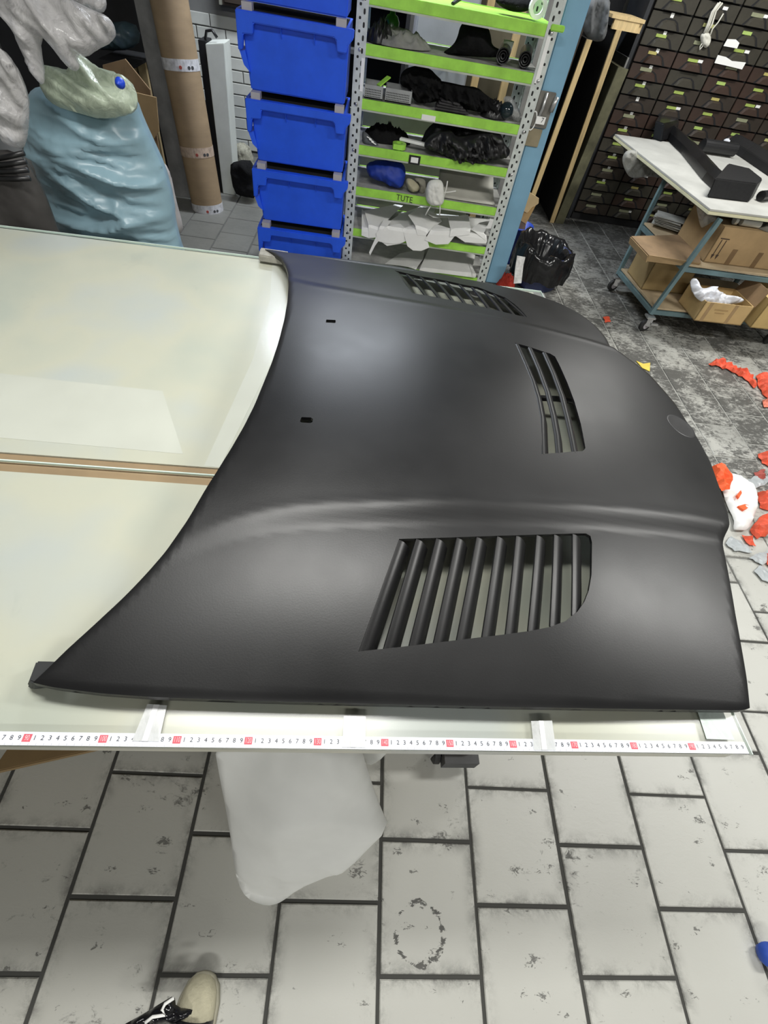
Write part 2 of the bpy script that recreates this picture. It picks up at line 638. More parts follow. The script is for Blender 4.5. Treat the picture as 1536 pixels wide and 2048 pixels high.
def crumple(amp, s, seed=0.0, sx=1.0, sy=1.0):
    """sharp-edged creases: ridged noise on a warped domain"""
    def f(a, b):
        r = 0
        wa = a + 0.05 * noise.noise(Vector((a * s * 0.7, b * s * 0.7, seed + 40)))
        wb = b + 0.05 * noise.noise(Vector((a * s * 0.7, b * s * 0.7, seed + 60)))
        for k, (m, g) in enumerate(((1, 1), (2.1, 0.6), (4.3, 0.38), (8.1, 0.2))):
            q = 1 - min(1.0, 2.6 * abs(noise.noise(Vector((wa * s * m * sx, wb * s * m * sy, seed + k * 7.3)))))
            r += g * q * q
        return amp * 1.5 * (r - 0.55)
    return f


def heap(name, mat, c, sx, sy, h, seed, label, cat, res=26, amp=0.35, s=9.0, rz=0.0, power=2.5, **kw):
    """a crumpled pile of cloth or film lying on a surface"""
    cx, cy, cz = c
    mb = MB()
    n = res
    top = []
    for j in range(n + 1):
        for i in range(n + 1):
            a, b = -1 + 2 * i / n, -1 + 2 * j / n
            # map the square to a rounded footprint
            x, y = a * math.sqrt(1 - b * b / 2), b * math.sqrt(1 - a * a / 2)
            wob = 1 + 0.28 * nval(math.atan2(y, x), 0, seed, 1.3) * min(1, math.hypot(x, y))
            k = max(0.0, 1 - math.hypot(x, y) ** power)
            r = crumple(1.0, s * 0.16, seed)(x, y) * 0.75
            z = h * k ** 0.6 * (1 + amp * (r - 0.3) * 1.6)
            x, y = x * sx / 2 * wob, y * sy / 2 * wob
            X = cx + x * math.cos(rz) - y * math.sin(rz)
            Y = cy + x * math.sin(rz) + y * math.cos(rz)
            top.append(Vector((X, Y, cz + 0.002 + max(0, z))))
    m = n + 1
    mb.v = [tuple(p) for p in top] + [(p.x, p.y, cz) for p in top]
    N = m * m
    for j in range(n):
        for i in range(n):
            q = (j * m + i, j * m + i + 1, (j + 1) * m + i + 1, (j + 1) * m + i)
            mb.f.append(q)
            mb.f.append(tuple(N + k for k in reversed(q)))
    ring = [i for i in range(n)] + [j * m + n for j in range(n)] + [n * m + i for i in range(n, 0, -1)] + [j * m for j in range(n, 0, -1)]
    for k in range(len(ring)):
        a, b = ring[k], ring[(k + 1) % len(ring)]
        mb.f.append((b, a, a + N, b + N))
    return obj(name, mb, mat, smooth=True, label=label, cat=cat, **kw)


def text_mb(s, size, place, shear=0.0, bold=0.0):
    """flat lettering as mesh; place(x, y) -> world point"""
    cu = bpy.data.curves.new('lettering', 'FONT')
    cu.body = s
    cu.size = size
    cu.align_x = 'CENTER'
    cu.align_y = 'CENTER'
    cu.shear = shear
    cu.offset = bold
    cu.resolution_u = 3
    to = bpy.data.objects.new('lettering', cu)
    COL.objects.link(to)
    dg = bpy.context.evaluated_depsgraph_get()
    me = bpy.data.meshes.new_from_object(to.evaluated_get(dg))
    v = [place(p.co.x, p.co.y) for p in me.vertices]
    f = [tuple(p.vertices) for p in me.polygons]
    bpy.data.objects.remove(to)
    bpy.data.curves.remove(cu)
    bpy.data.meshes.remove(me)
    return v, f


GLY = {}


def glyph(s):
    if s not in GLY:
        GLY[s] = text_mb(s, 1.0, lambda x, y: (x, y))
    return GLY[s]


for _s in list('0123456789') + ['90', '100', '110', '120', '130', '140', '150', '160', '170', '180', '190', 'TUTE', 'ABC']:
    glyph(_s)


def write(mb, s, size, o, ex, ey, sx=1.0, shear=0.0):
    o, ex, ey = Vector(o), Vector(ex), Vector(ey)
    v, f = glyph(s)
    return mb.add([o + ex * ((x * sx + y * shear) * size) + ey * (y * size) for x, y in v], f)


# ------------------------------------------------------------------ the room
XL, XR, YF, YB = -3.1, 4.6, -4.2, 5.7
WALLM = M('grey_wall', (0.22, 0.22, 0.21), 0.8, 0.15, 2)
CEILM = M('ceiling_paint', (0.12, 0.12, 0.12), 0.9, 0.05, 2)


def struct(name, c, size, mat):
    return obj(name, MB().box(c, size), mat, kind='structure')


floor = struct('floor', ((XL + XR) / 2, (YF + YB) / 2, -0.055), (XR - XL + 0.4, YB - YF + 0.4, 0.1), GROUT)
wall_back = struct('wall_back', ((XL + XR) / 2, YB + 0.1, CEIL / 2), (XR - XL + 0.4, 0.2, CEIL), WALLM)
struct('wall_left', (XL - 0.1, (YF + YB) / 2, CEIL / 2), (0.2, YB - YF, CEIL), WALLM)
struct('wall_right', (XR + 0.1, (YF + YB) / 2, CEIL / 2), (0.2, YB - YF, CEIL), WALLM)
struct('wall_front', ((XL + XR) / 2, YF - 0.1, CEIL / 2), (XR - XL + 0.4, 0.2, CEIL), WALLM)
struct('ceiling', ((XL + XR) / 2, (YF + YB) / 2, CEIL + 0.05), (XR - XL + 0.4, YB - YF + 0.4, 0.1), CEILM)

# floor tiles, laid in columns with staggered joints
TW, TL, GAP = 0.2635, 0.281, 0.0095
def tile_vf(hx, hy, zt=0.0, zb=-0.006, ch=0.0025):
    q = ((-1, -1), (1, -1), (1, 1), (-1, 1))
    v = [(a * hx, b * hy, zb) for a, b in q] + [(a * hx, b * hy, zt - ch) for a, b in q] + [(a * (hx - ch), b * (hy - ch), zt) for a, b in q]
    f = [(8, 9, 10, 11)]
    for l in (0, 4):
        f += [(l + i, l + (i + 1) % 4, l + 4 + (i + 1) % 4, l + 4 + i) for i in range(4)]
    return v, f


TV, TF = tile_vf((TW - GAP) / 2, (TL - GAP) / 2)
tile_mesh = bpy.data.meshes.new('tile')
tile_mesh.from_pydata(TV, [], TF)
tile_mesh.materials.append(TILE)
hide_poly = [(0, 455), (520, 512), (560, 505), (850, 537), (1090, 595), (1190, 645), (1300, 747), (1400, 881), (1449, 1000),
             (1447, 1086), (1504, 1418), (1495, 1500), (0, 1485)]
cand = []
for k in range(-12, 17):
    for j in range(-16, 21):
        cx = 0.100 + TW * (k + 0.5)
        cy = (0.088 if k % 2 else -0.053) + TL * (j + 0.5)
        if not (XL < cx < XR and YF < cy < YB):
            continue
        cs = [proj((cx + a * TW / 2, cy + b * TL / 2, 0)) for a, b in ((-1, -1), (1, -1), (1, 1), (-1, 1))]
        area = 0
        if all(c is not None for c in cs):
            mid = np.mean(cs, 0)
            seen = any(-5 < c[0] < 1541 and -5 < c[1] < 2053 for c in cs + [mid])
            hid = inside(np.array(cs), hide_poly).all()
            if seen and not hid:
                area = abs(sum(cs[i][0] * cs[(i + 1) % 4][1] - cs[(i + 1) % 4][0] * cs[i][1] for i in range(4))) / 2
        cand.append((area, cx, cy))
cand.sort(reverse=True)
rest = MB()
for i, (area, cx, cy) in enumerate(cand):
    wob = (random.uniform(-0.0012, 0.0012), random.uniform(-0.0012, 0.0012), random.uniform(-0.0012, 0))
    if i < 290 and area > 40:
        o = bpy.data.objects.new('tile', tile_mesh)
        COL.objects.link(o)
        o.parent = floor
        o.location = Vector((cx + wob[0], cy + wob[1], wob[2])) - floor.location
    else:
        rest.add([(x + cx, y + cy, z) for x, y, z in TV], TF)
obj('tile_field', rest, TILE, parent=floor, kind='stuff')

# painted brickwork low on the back wall, between the white panel and the blue bins
BRK = M('white_painted_brick', (0.62, 0.63, 0.58), 0.7, 0.08, 6)
bv, bf = tile_vf(0.121, 0.039, 0.0, -0.012, 0.004)
brick_mesh = bpy.data.meshes.new('brick')
brick_mesh.from_pydata([(x, -z - 0.012, y) for x, y, z in bv], [], bf)
brick_mesh.materials.append(BRK)
for r in range(11):
    for c in range(5):
        o = bpy.data.objects.new('brick', brick_mesh)
        COL.objects.link(o)
        o.parent = wall_back
        o.location = Vector((-2.0 + 0.25 * c + (0.125 if r % 2 else 0), YB - 0.004 + random.uniform(-0.001, 0.001), 0.05 + 0.086 * r)) - wall_back.location

# ------------------------------------------------------------------ the workbench
TY = 0.034282
EX, EY = Vector((math.cos(TY), math.sin(TY), 0)), Vector((-math.sin(TY), math.cos(TY), 0))


def T(t, d, z):
    return EX * t + EY * d + Vector((0, 0, z))


def tbox(mb, t0, t1, d0, d1, z0, z1):
    return mb.prism([T(t0, d0, z0), T(t1, d0, z0), T(t1, d1, z0), T(t0, d1, z0)], [T(t0, d0, z1), T(t1, d0, z1), T(t1, d1, z1), T(t0, d1, z1)])


bench = thing('workbench', T(-0.5, 0.75, 0), 'long white workbench topped with glass sheets under the black hood', 'workbench')
GT = 0.006
for d0, d1 in ((-0.009, 0.490), (0.541, 1.527)):
    obj('top_panel', tbox(MB(), -1.62, 0.575, d0, d1, HT - GT - 0.022, HT - GT - 0.0006), PANEL, bench)
obj('seam_strip', tbox(MB(), -1.62, 0.575, 0.491, 0.540, HT - GT - 0.022, HT - GT - 0.004), M('brown_strip', (0.36, 0.25, 0.15), 0.7, 0.15, 5), bench)
for d0, d1 in ((-0.0105, 0.5135), (0.5165, 1.53)):
    g = obj('glass_sheet', tbox(MB(), -1.63, 0.603, d0, d1, HT - GT, HT), GLASS, bench, label='clear glass sheet with pale green edge')
ULM = M('pale_underlay', (0.60, 0.595, 0.545), 0.5, 0.05, 3)
for ol in (((-40, 742), (130, 762), (325, 782), (366, 908), (-40, 872)), ((545, 520), (575, 560), (560, 690), (440, 935), (408, 932), (505, 720), (540, 600))):
    obj('underlay_sheet', MB().ext([P(*p, z=HT - GT - 0.0005) for p in ol], (0, 0, 0.0003)), ULM, bench)
EDGE = M('glass_edge', (0.66, 0.78, 0.72), 0.25, 0.05)
obj('glass_edge', tbox(MB(), -1.63, 0.603, 0.5136, 0.5164, HT - GT, HT - 0.0005), EDGE, bench)
obj('glass_edge', tbox(MB(), 0.6031, 0.6045, -0.0105, 1.53, HT - GT, HT), EDGE, bench)
obj('glass_edge', tbox(MB(), -1.63, 0.603, 1.5301, 1.5325, HT - GT, HT), EDGE, bench)
obj('front_rail', tbox(MB(), -1.55, 0.50, 0.24, 0.28, HT - 0.10, HT - 0.03), WOODD, bench)
obj('back_rail', tbox(MB(), -1.55, 0.50, 1.44, 1.48, HT - 0.10, HT - 0.03), WOODD, bench)
for t in (-1.45, 0.30):
    for d in (0.23, 1.40):
        lg = obj('leg', tbox(MB(), t - 0.035, t + 0.035, d - 0.035, d + 0.035, 0.15, HT - 0.03), WOODD, bench)
    obj('side_rail', tbox(MB(), t - 0.02, t + 0.02, 0.285, 1.365, HT - 0.10, HT - 0.03), WOODD, bench)
obj('lower_rail', tbox(MB(), -1.5, 0.37, 0.150, 0.190, 0.085, 0.15), M('foot_rail_wood', (0.38, 0.27, 0.15), 0.7, 0.25, 6, stretch=(1, 8, 8)), bench)
obj('lower_rail', tbox(MB(), -1.5, 0.37, 1.38, 1.42, 0.085, 0.15), WOODD, bench)
obj('end_plate', tbox(MB(), 0.28, 0.385, 0.120, 0.146, 0.04, 0.10), GREYD, bench)
for t in (-1.40, 0.27):
    for d in (0.165, 1.40):
        cst = obj('castor', MB().lathe(T(t, d, 0.034) + Vector((0, 0, 0)), [(0.0, -0.014), (0.026, -0.014), (0.034, -0.008), (0.034, 0.008), (0.026, 0.014), (0.0, 0.014)], 18,
                  Matrix.Rotation(math.pi / 2, 3, 'Y')), RUBBER, bench, smooth=False)
        obj('fork', tbox(tbox(MB(), t - 0.024, t - 0.018, d - 0.018, d + 0.018, 0.03, 0.085), t + 0.018, t + 0.024, d - 0.018, d + 0.018, 0.03, 0.085), STEEL, cst)

# measuring tape stuck along the front edge
tape = thing('measuring_tape', T(0, 0.0, HT), 'white measuring tape with red tens stuck along the bench front edge', 'measuring tape')
Z1 = HT + 0.0009
obj('tape_band', tbox(MB(), -0.62, 0.597, -0.0095, 0.008, HT + 0.0002, Z1), M('tape_white', (0.80, 0.83, 0.90), 0.35, 0.03), tape)
nums, ticks = MB(), MB()
TRED, TPINK = M('tape_red', (0.74, 0.13, 0.17), 0.6, 0.1), M('tape_pink', (0.86, 0.62, 0.66), 0.6, 0.1)
for cm in range(80, 200):
    t = (cm - 140) / 100
    o = T(t, 0.0, Z1 + 0.0002)
    if cm % 10 == 0:
        rb_ = obj('red_block', tbox(MB(), t - 0.0055, t + 0.0055, -0.005, 0.005, Z1 + 0.00005, Z1 + 0.0002), TRED, tape, label='red block marking a ten')
        if str(cm) in GLY:
            obj('ten_numeral', write(MB(), str(cm), 0.0098, T(t, 0.0, Z1 + 0.0003), EX, EY, 0.62), TPINK, rb_)
    else:
        write(nums, str(cm % 10), 0.0088, o, EX, EY)
    tbox(ticks, t + 0.0044, t + 0.0048, -0.0090, -0.0065, Z1 + 0.00005, Z1 + 0.0002)
obj('numerals', nums, M('tape_ink', (0.03, 0.03, 0.04), 0.6, 0.1), tape, label='black centimetre numerals', kind='stuff')
obj('tick_marks', ticks, M('tape_tick', (0.45, 0.45, 0.5), 0.6, 0.1), tape, kind='stuff')

FILM = plastic_film('clear_packing_tape', (0.86, 0.88, 0.88), 0.5, 0.15, 0.02)
for (a, b, c, d), lab in (((( 295, 1408), (334, 1411), (318, 1483), (264, 1482)), 'slanting strip of packing tape on the bench edge, nearest the rubber wedge'),
                          (((688, 1432), (731, 1433), (731, 1495), (684, 1494)), 'middle one of three packing tape strips, above the white cloth sack'),
                          (((1062, 1442), (1104, 1441), (1112, 1500), (1068, 1500)), 'packing tape strip on the bench edge, nearest the torn sticker')):
    q = [P(*p, z=HT + 0.0016) for p in (d, c, b, a)]
    r = thing('tape_strip', (q[0] + q[2]) / 2, lab, 'tape', 'packing tape strips on the bench edge')
    obj('film', MB().ext(q, (0, 0, 0.0003)), FILM, r)
    m0, m1 = q[0] * 0.53 + q[1] * 0.47, q[3] * 0.53 + q[2] * 0.47
    wv = (q[1] - q[0]) * 0.11  # pale raised stripe down the middle of each strip
    obj('fold', MB().ext([m0 - wv + Vector((0, 0, .0004)), m0 + wv + Vector((0, 0, .0004)), m1 + wv + Vector((0, 0, .0004)), m1 - wv + Vector((0, 0, .0004))], (0, 0, 0.0006)),
        M('tape_pale_stripe', (0.92, 0.93, 0.93), 0.3, 0.02), r)
q = [P(*p, z=HT + 0.0012) for p in ((1413, 1478), (1469, 1480), (1446, 1423), (1394, 1420))]
obj('end_sticker', MB().ext(q, (0, 0, 0.0003)), plastic_film('pale_sticker', (0.70, 0.80, 0.75), 0.75, 0.4, 0.02),
    label='pale torn sticker on the glass corner near the end of the tape', cat='sticker')

# ------------------------------------------------------------------ the hood
YC = 0.762
xs = np.linspace(-0.62, 0.9, 305)


def table(pts):
    a = np.array(pts)
    y = np.interp(xs, a[:, 0], a[:, 1])
    k = np.exp(-0.5 * (np.arange(-24, 25) / 9.0) ** 2)
    k /= k.sum()
    return np.convolve(np.pad(y, 24, mode='edge'), k, mode='valid')


TC = table([(-0.55, .085), (-.35, .10), (-.19, .116), (.1, .121), (.4, .109), (.6, .088), (.72, .066), (.78, .050), (.86, .03)])
TE = table([(-.55, .034), (.3, .040), (.62, .030), (.8, .022)])
TWd = table([(-.42, .52), (-.35, .475), (-.29, .43), (-.17, .40), (.1, .365), (.42, .335), (.65, .318), (.8, .312)])
TA = table([(-.40, 0.0), (-.30, .003), (-.15, .0075), (.1, .011), (.5, .014), (.8, .015)])


def sst(t):
    t = np.clip(t, 0, 1)
    return t * t * (3 - 2 * t)


def Hh(x, y):
    x, y = np.asarray(x, float), np.asarray(y, float)
    c, e = np.interp(x, xs, TC), np.interp(x, xs, TE)
    wd, am = np.interp(x, xs, TWd), np.interp(x, xs, TA)
    a = np.abs(y - YC)
    base = e + (c - e) * (1 - np.clip(a / 0.72, 0, 1.05) ** 2.35)
    # the raised middle field steps down along two creases
    st = sst((a - wd + 0.004) / 0.050)
    return base + am * (0.35 - st) + 0.0007 * np.exp(-((a - wd + 0.006) / 0.012) ** 2) * (am / 0.011)


def onhood(px, py, dz=0.0):
    z = 0.08
    for _ in range(12):
        p = P(px, py, z=HT + z)
        z = float(Hh(p.x, p.y)) + dz
    return P(px, py, z=HT + z)


OUT = [(64, 1364), (101, 1373), (203, 1386), (305, 1393), (520, 1401), (760, 1407), (1020, 1413), (1200, 1416), (1400, 1419), (1490, 1420),
       (1502, 1415), (1496, 1358), (1484, 1288), (1473, 1229), (1461, 1159), (1452, 1112), (1447, 1088), (1449, 1073), (1458, 1058),
       (1461, 1044), (1457, 1023), (1449, 1000), (1442, 979), (1422, 922), (1400, 881), (1375, 842), (1351, 805), (1326, 776), (1300, 747),
       (1265, 720), (1234, 698), (1212, 673), (1193, 651), (1165, 629), (1120, 605), (1060, 584), (985, 567), (900, 550), (800, 532), (700, 518),
       (640, 511), (573, 503), (536, 497), (530, 497), (548, 505), (562, 515), (571, 529), (576, 545), (577, 568), (575, 600), (568, 640), (557, 682),
       (544, 722), (527, 764), (509, 808), (488, 850), (462, 895), (434, 940), (414, 971), (375, 1038), (332, 1100), (292, 1146), (250, 1190),
       (180, 1255), (130, 1300), (90, 1340)]
VN = [(798, 1078), (900, 1075), (1050, 1070), (1150, 1067), (1172, 1067), (1181, 1072), (1184, 1085), (1183, 1150), (1178, 1180), (1169, 1203), (1155, 1223),
      (1131, 1242), (1100, 1254), (1060, 1262), (1000, 1270), (900, 1282), (800, 1294), (717, 1303), (745, 1225), (772, 1150)]
VF = [(790, 541), (833, 551), (868, 557), (890, 561), (930, 570), (955, 574), (981, 584), (1010, 595), (1030, 609), (1042, 620), (1054, 634),
      (1028, 629), (1000, 622), (952, 611), (900, 600), (860, 592), (824, 586), (812, 570)]
VCT = [(1030, 686), (1047, 724), (1062, 760), (1073, 796), (1080, 832), (1084, 875), (1083, 908), (1125, 905), (1166, 902), (1171, 896), (1162, 849), (1149, 803), (1135, 766), (1119, 730),
       (1110, 713), (1100, 707), (1086, 703), (1060, 694)]
S1 = [(602, 836), (604, 834), (622, 835), (626, 838), (625, 844), (621, 846), (603, 845), (600, 843)]
S2 = [(653, 639), (671, 640), (671.5, 644), (670, 646), (652, 645), (652, 641)]


def onh2(poly):
    return np.array([tuple(onhood(*p)[:2]) for p in poly])


out2 = resample(onh2(OUT), 0.008)
# light smoothing of the outline but keep its corners
sm = out2.copy()
nn = len(sm)
for _ in range(3):
    a, b = np.roll(sm, 1, 0), np.roll(sm, -1, 0)
    t1, t2 = sm - a, b - sm
    cosang = (t1 * t2).sum(1) / (np.linalg.norm(t1, axis=1) * np.linalg.norm(t2, axis=1) + 1e-9)
    wgt = np.where(cosang > 0.75, 0.5, 0.0)[:, None]
    sm = sm * (1 - wgt) + wgt * (a + b) / 2
out2 = sm
holes2 = [resample(onh2(h), 0.006) for h in (VN, VF, VCT)] + [onh2(S1), onh2(S2)]
V2, F2, border = triangulate(out2, holes2, 0.0105)
hz = Hh(V2[:, 0], V2[:, 1])
# rolled nose: the surface curves down close to the outer edge
dedge = dist_to(V2, out2)
roll = lambda d: -0.0025 * (1 - np.clip(d / 0.014, 0, 1)) ** 2
hz = hz + roll(dedge)
# the rear side of each vent dips into its first louvre
N2 = len(V2)
isb = np.zeros(N2)
bset = {i for e in border for i in e}
for i in bset:
    isb[i] = 0.013 if dedge[i] < 0.002 else 0.007
hood = thing('car_hood', (0.1, YC, HT), 'black primed car hood with louvred vents lying on the white workbench', 'car hood')
hm = bpy.data.meshes.new('shell')
off = hood.location
vt = [(x - off.x, y - off.y, HT + z - off.z) for (x, y), z in zip(V2, hz)]
vb = [(x - off.x, y - off.y, HT + z - off.z - (isb[i] if isb[i] else 0.005)) for i, ((x, y), z) in enumerate(zip(V2, hz))]
side = [(b, a, a + N2, b + N2) for a, b in border]
# orient top faces upward
ftop = []
for f in F2:
    a, b, c = (V2[i] for i in f[:3])
    ftop.append(f if (b[0] - a[0]) * (c[1] - a[1]) - (b[1] - a[1]) * (c[0] - a[0]) > 0 else tuple(reversed(f)))
hm.from_pydata(vt + vb, [], ftop + [tuple(N2 + i for i in reversed(f)) for f in ftop] + side)
bm = bmesh.new()
bm.from_mesh(hm)
bmesh.ops.recalc_face_normals(bm, faces=bm.faces)
bm.to_mesh(hm)
bm.free()
hm.shade_smooth()
# smooth analytic normals on the upper skin, own normals on the cut edges
EPS = 0.0015
dist2 = lambda x, y: dist_to(np.stack([x, y], 1), out2)
hf = lambda x, y: Hh(x, y)
gx = (hf(V2[:, 0] + EPS, V2[:, 1]) - hf(V2[:, 0] - EPS, V2[:, 1])) / (2 * EPS)
gy = (hf(V2[:, 0], V2[:, 1] + EPS) - hf(V2[:, 0], V2[:, 1] - EPS)) / (2 * EPS)
nl = np.stack([-gx, -gy, np.ones(N2)], 1)
# bend the normal outward in the rolled rim
band = np.where(dedge < 0.016)[0]
if len(band):
    for i in band:
        p = V2[i]
        k = np.argmin(((out2 - p) ** 2).sum(1))
        t = out2[(k + 1) % nn] - out2[k - 1]
        o_ = np.array([t[1], -t[0]])
        o_ /= np.linalg.norm(o_) + 1e-9
        if inside(np.array([p + o_ * 0.02]), out2)[0] and not inside(np.array([p - o_ * 0.02]), out2)[0]:
            o_ = -o_
        s_ = 0.32 * (1 - np.clip(dedge[i] / 0.014, 0, 1))
        nl[i, :2] += o_ * s_
nl /= np.linalg.norm(nl, axis=1)[:, None]
cn = []
for pl in hm.polygons:
    top_ = all(v < N2 for v in pl.vertices)
    for v in pl.vertices:
        if top_:
            cn.append(tuple(nl[v]))
        elif all(v >= N2 for v in pl.vertices):
            cn.append(tuple(-nl[v - N2]))
        else:
            cn.append(tuple(pl.normal))
hm.normals_split_custom_set(cn)
hm.materials.append(HOOD)
ho = bpy.data.objects.new('shell', hm)
COL.objects.link(ho)
ho.parent = hood


def louvre(a, b, width, drop, parent=hood, name='louvre', label=None):
    """a rolled blade from pixel a to pixel b: flush at its rear edge, curling down towards the nose"""
    pa, pb = onhood(*a), onhood(*b)
    sec = [(0.0, 0.0), (0.22, -0.03), (0.45, -0.14), (0.66, -0.36), (0.84, -0.66), (1.0, -1.0)]
    th = 0.0022
    n = 10
    d2 = Vector((pb.x - pa.x, pb.y - pa.y, 0)).normalized()
    fw = Vector((d2.y, -d2.x, 0))
    if fw.x < 0:
        fw = -fw
    ring = [(u * width, w_ * drop - 0.0012) for u, w_ in sec] + [(u * width - th * 0.7, w_ * drop - th - 0.0012) for u, w_ in reversed(sec)]
    mb = MB()
    m = len(ring)
    for i in range(n + 1):
        k = i / n
        x, y = pa.x + (pb.x - pa.x) * k, pa.y + (pb.y - pa.y) * k
        z = HT + float(Hh(x, y))
        mb.v += [(x + fw.x * u, y + fw.y * u, z + w_) for u, w_ in ring]
    for i in range(n):
        for j in range(m):
            mb.f.append((i * m + j, i * m + (j + 1) % m, (i + 1) * m + (j + 1) % m, (i + 1) * m + j))
    mb.f += [tuple(range(m)), tuple(n * m + j for j in range(m))]
    o = obj(name, mb, HOOD, parent)
    for pl in o.data.polygons:
        pl.use_smooth = len(pl.vertices) == 4
    o.data.set_sharp_from_angle(angle=0.9)
    return o


TOPX = [797, 833, 873, 914, 954, 995, 1033, 1074, 1109, 1146]
BOT = [(718, 1302), (768, 1297), (819, 1291), (868, 1285), (914, 1280), (965, 1273), (1012, 1268), (1057, 1261), (1101, 1252), (1145, 1230)]
for i, (t, b) in enumerate(zip(TOPX, BOT)):
    louvre((t, 1078 - 11 * i / 9), b, 0.0255, 0.021)
# far vent: rear edge of each blade on the outer and the inner side
FT = [(790, 541), (812, 547), (839, 552), (866, 557), (890, 562), (917, 568), (942, 573), (966, 580), (986, 587), (1009, 596)]
FB = [(824, 586), (850, 590), (876, 594), (903, 600), (928, 606), (954, 612), (976, 616), (1001, 622), (1026, 628), (1050, 633)]
for t, b in zip(FT, FB):
    louvre(t, b, 0.0255, 0.021)
CL = [[(1031, 687), (1048, 724), (1063, 760), (1074, 796), (1081, 834), (1083, 907)], [(1057, 694), (1076, 738), (1092, 782), (1104, 830), (1111, 870), (1114, 905)], [(1086, 704), (1104, 744), (1121, 790), (1133, 838), (1141, 876), (1146, 903)]]
for path in CL:
    pts = [onhood(*p) for p in path]
    mb = MB()
    sec = [(0.0, 0.0), (0.005, 0.0012), (0.010, -0.001), (0.016, -0.006), (0.021, -0.014), (0.025, -0.022)]
    ring = sec + [(u - 0.002, w_ - 0.0022) for u, w_ in reversed(sec)]
    m = len(ring)
    for i, p in enumerate(pts):
        d2 = (pts[min(i + 1, len(pts) - 1)] - pts[max(i - 1, 0)])
        fw = Vector((-d2.y, d2.x, 0)).normalized()
        if fw.x < 0:
            fw = -fw
        mb.v += [(p.x + fw.x * u, p.y + fw.y * u, p.z + w_ - 0.001) for u, w_ in ring]
    for i in range(len(pts) - 1):
        for j in range(m):
            mb.f.append((i * m + j, i * m + (j + 1) % m, (i + 1) * m + (j + 1) % m, (i + 1) * m + j))
    mb.f += [tuple(range(m)), tuple((len(pts) - 1) * m + j for j in range(m))]
    o = obj('louvre', mb, HOOD, hood)
    for pl in o.data.polygons:
        pl.use_smooth = len(pl.vertices) == 4
    o.data.set_sharp_from_angle(angle=0.9)
# bracket under the centre vent and the round badge seat on the nose
a, b = P(1075, 796, z=HT + 0.05), P(1165, 806, z=HT + 0.05)
obj('under_bracket', MB().tube([a, a * 0.6 + b * 0.4 + Vector((0, 0, 0.004)), b], 0.0075, 10), BLACKP, hood, smooth=True)
c = onhood(1362, 852)
mb = MB()
for r, dz in ((0.041, 0.0002), (0.039, 0.0014), (0.036, 0.0008), (0.018, 0.0007)):
    for k in range(36):
        x, y = c.x + r * math.cos(k * math.pi / 18), c.y + r * math.sin(k * math.pi / 18)
        mb.v.append((x, y, HT + float(Hh(x, y)) + dz))
mb.v.append((c.x, c.y, HT + float(Hh(c.x, c.y)) + 0.0007))
for l in range(3):
    mb.f += [(l * 36 + k, l * 36 + (k + 1) % 36, (l + 1) * 36 + (k + 1) % 36, (l + 1) * 36 + k) for k in range(36)]
mb.f += [(108 + k, 108 + (k + 1) % 36, 144) for k in range(36)]
obj('badge_seat', mb, M('bare_satin_black', (0.028, 0.028, 0.029), 0.45, 0.2), hood, smooth=True, label='round shallow badge seat on the nose')

c = P(951, 589, z=HT + 0.002)
obj('washer', MB().lathe(c, [(0.006, 0.0), (0.020, 0.0), (0.020, 0.004), (0.006, 0.004), (0.006, 0.0)], 24), M('white_washer', (0.85, 0.85, 0.83), 0.4, 0.03), label='white washer lying under the far vent of the hood', cat='washer')
# pads under the two rear corners of the hood
q = [P(*p, z=HT + 0.001) for p in ((54, 1372), (64, 1380), (135, 1372), (150, 1328))] + [P(73, 1328, z=HT + 0.001)]
tq = [P(*p, z=HT + 0.026) for p in ((58, 1362), (68, 1366), (135, 1362), (148, 1324), (73, 1322))]
obj('wedge_pad', MB().prism(q, tq), M('dark_rubber_wedge', (0.018, 0.02, 0.021), 0.55, 0.2), bevel=0.002,
    label='dark rubber wedge under the near rear corner of the hood', cat='wedge')
q = [P(*p, z=HT + 0.001) for p in ((518, 523), (575, 532), (578, 516), (522, 508))]
obj('foam_block', MB().ext(q, (0, 0, 0.022)), M('grey_foam', (0.34, 0.33, 0.29), 0.85, 0.2, 20, bump=0.5), bevel=0.003,
    label='grey foam block under the far rear corner of the hood', cat='block')

# ------------------------------------------------------------------ blue bins
BY = 3.20


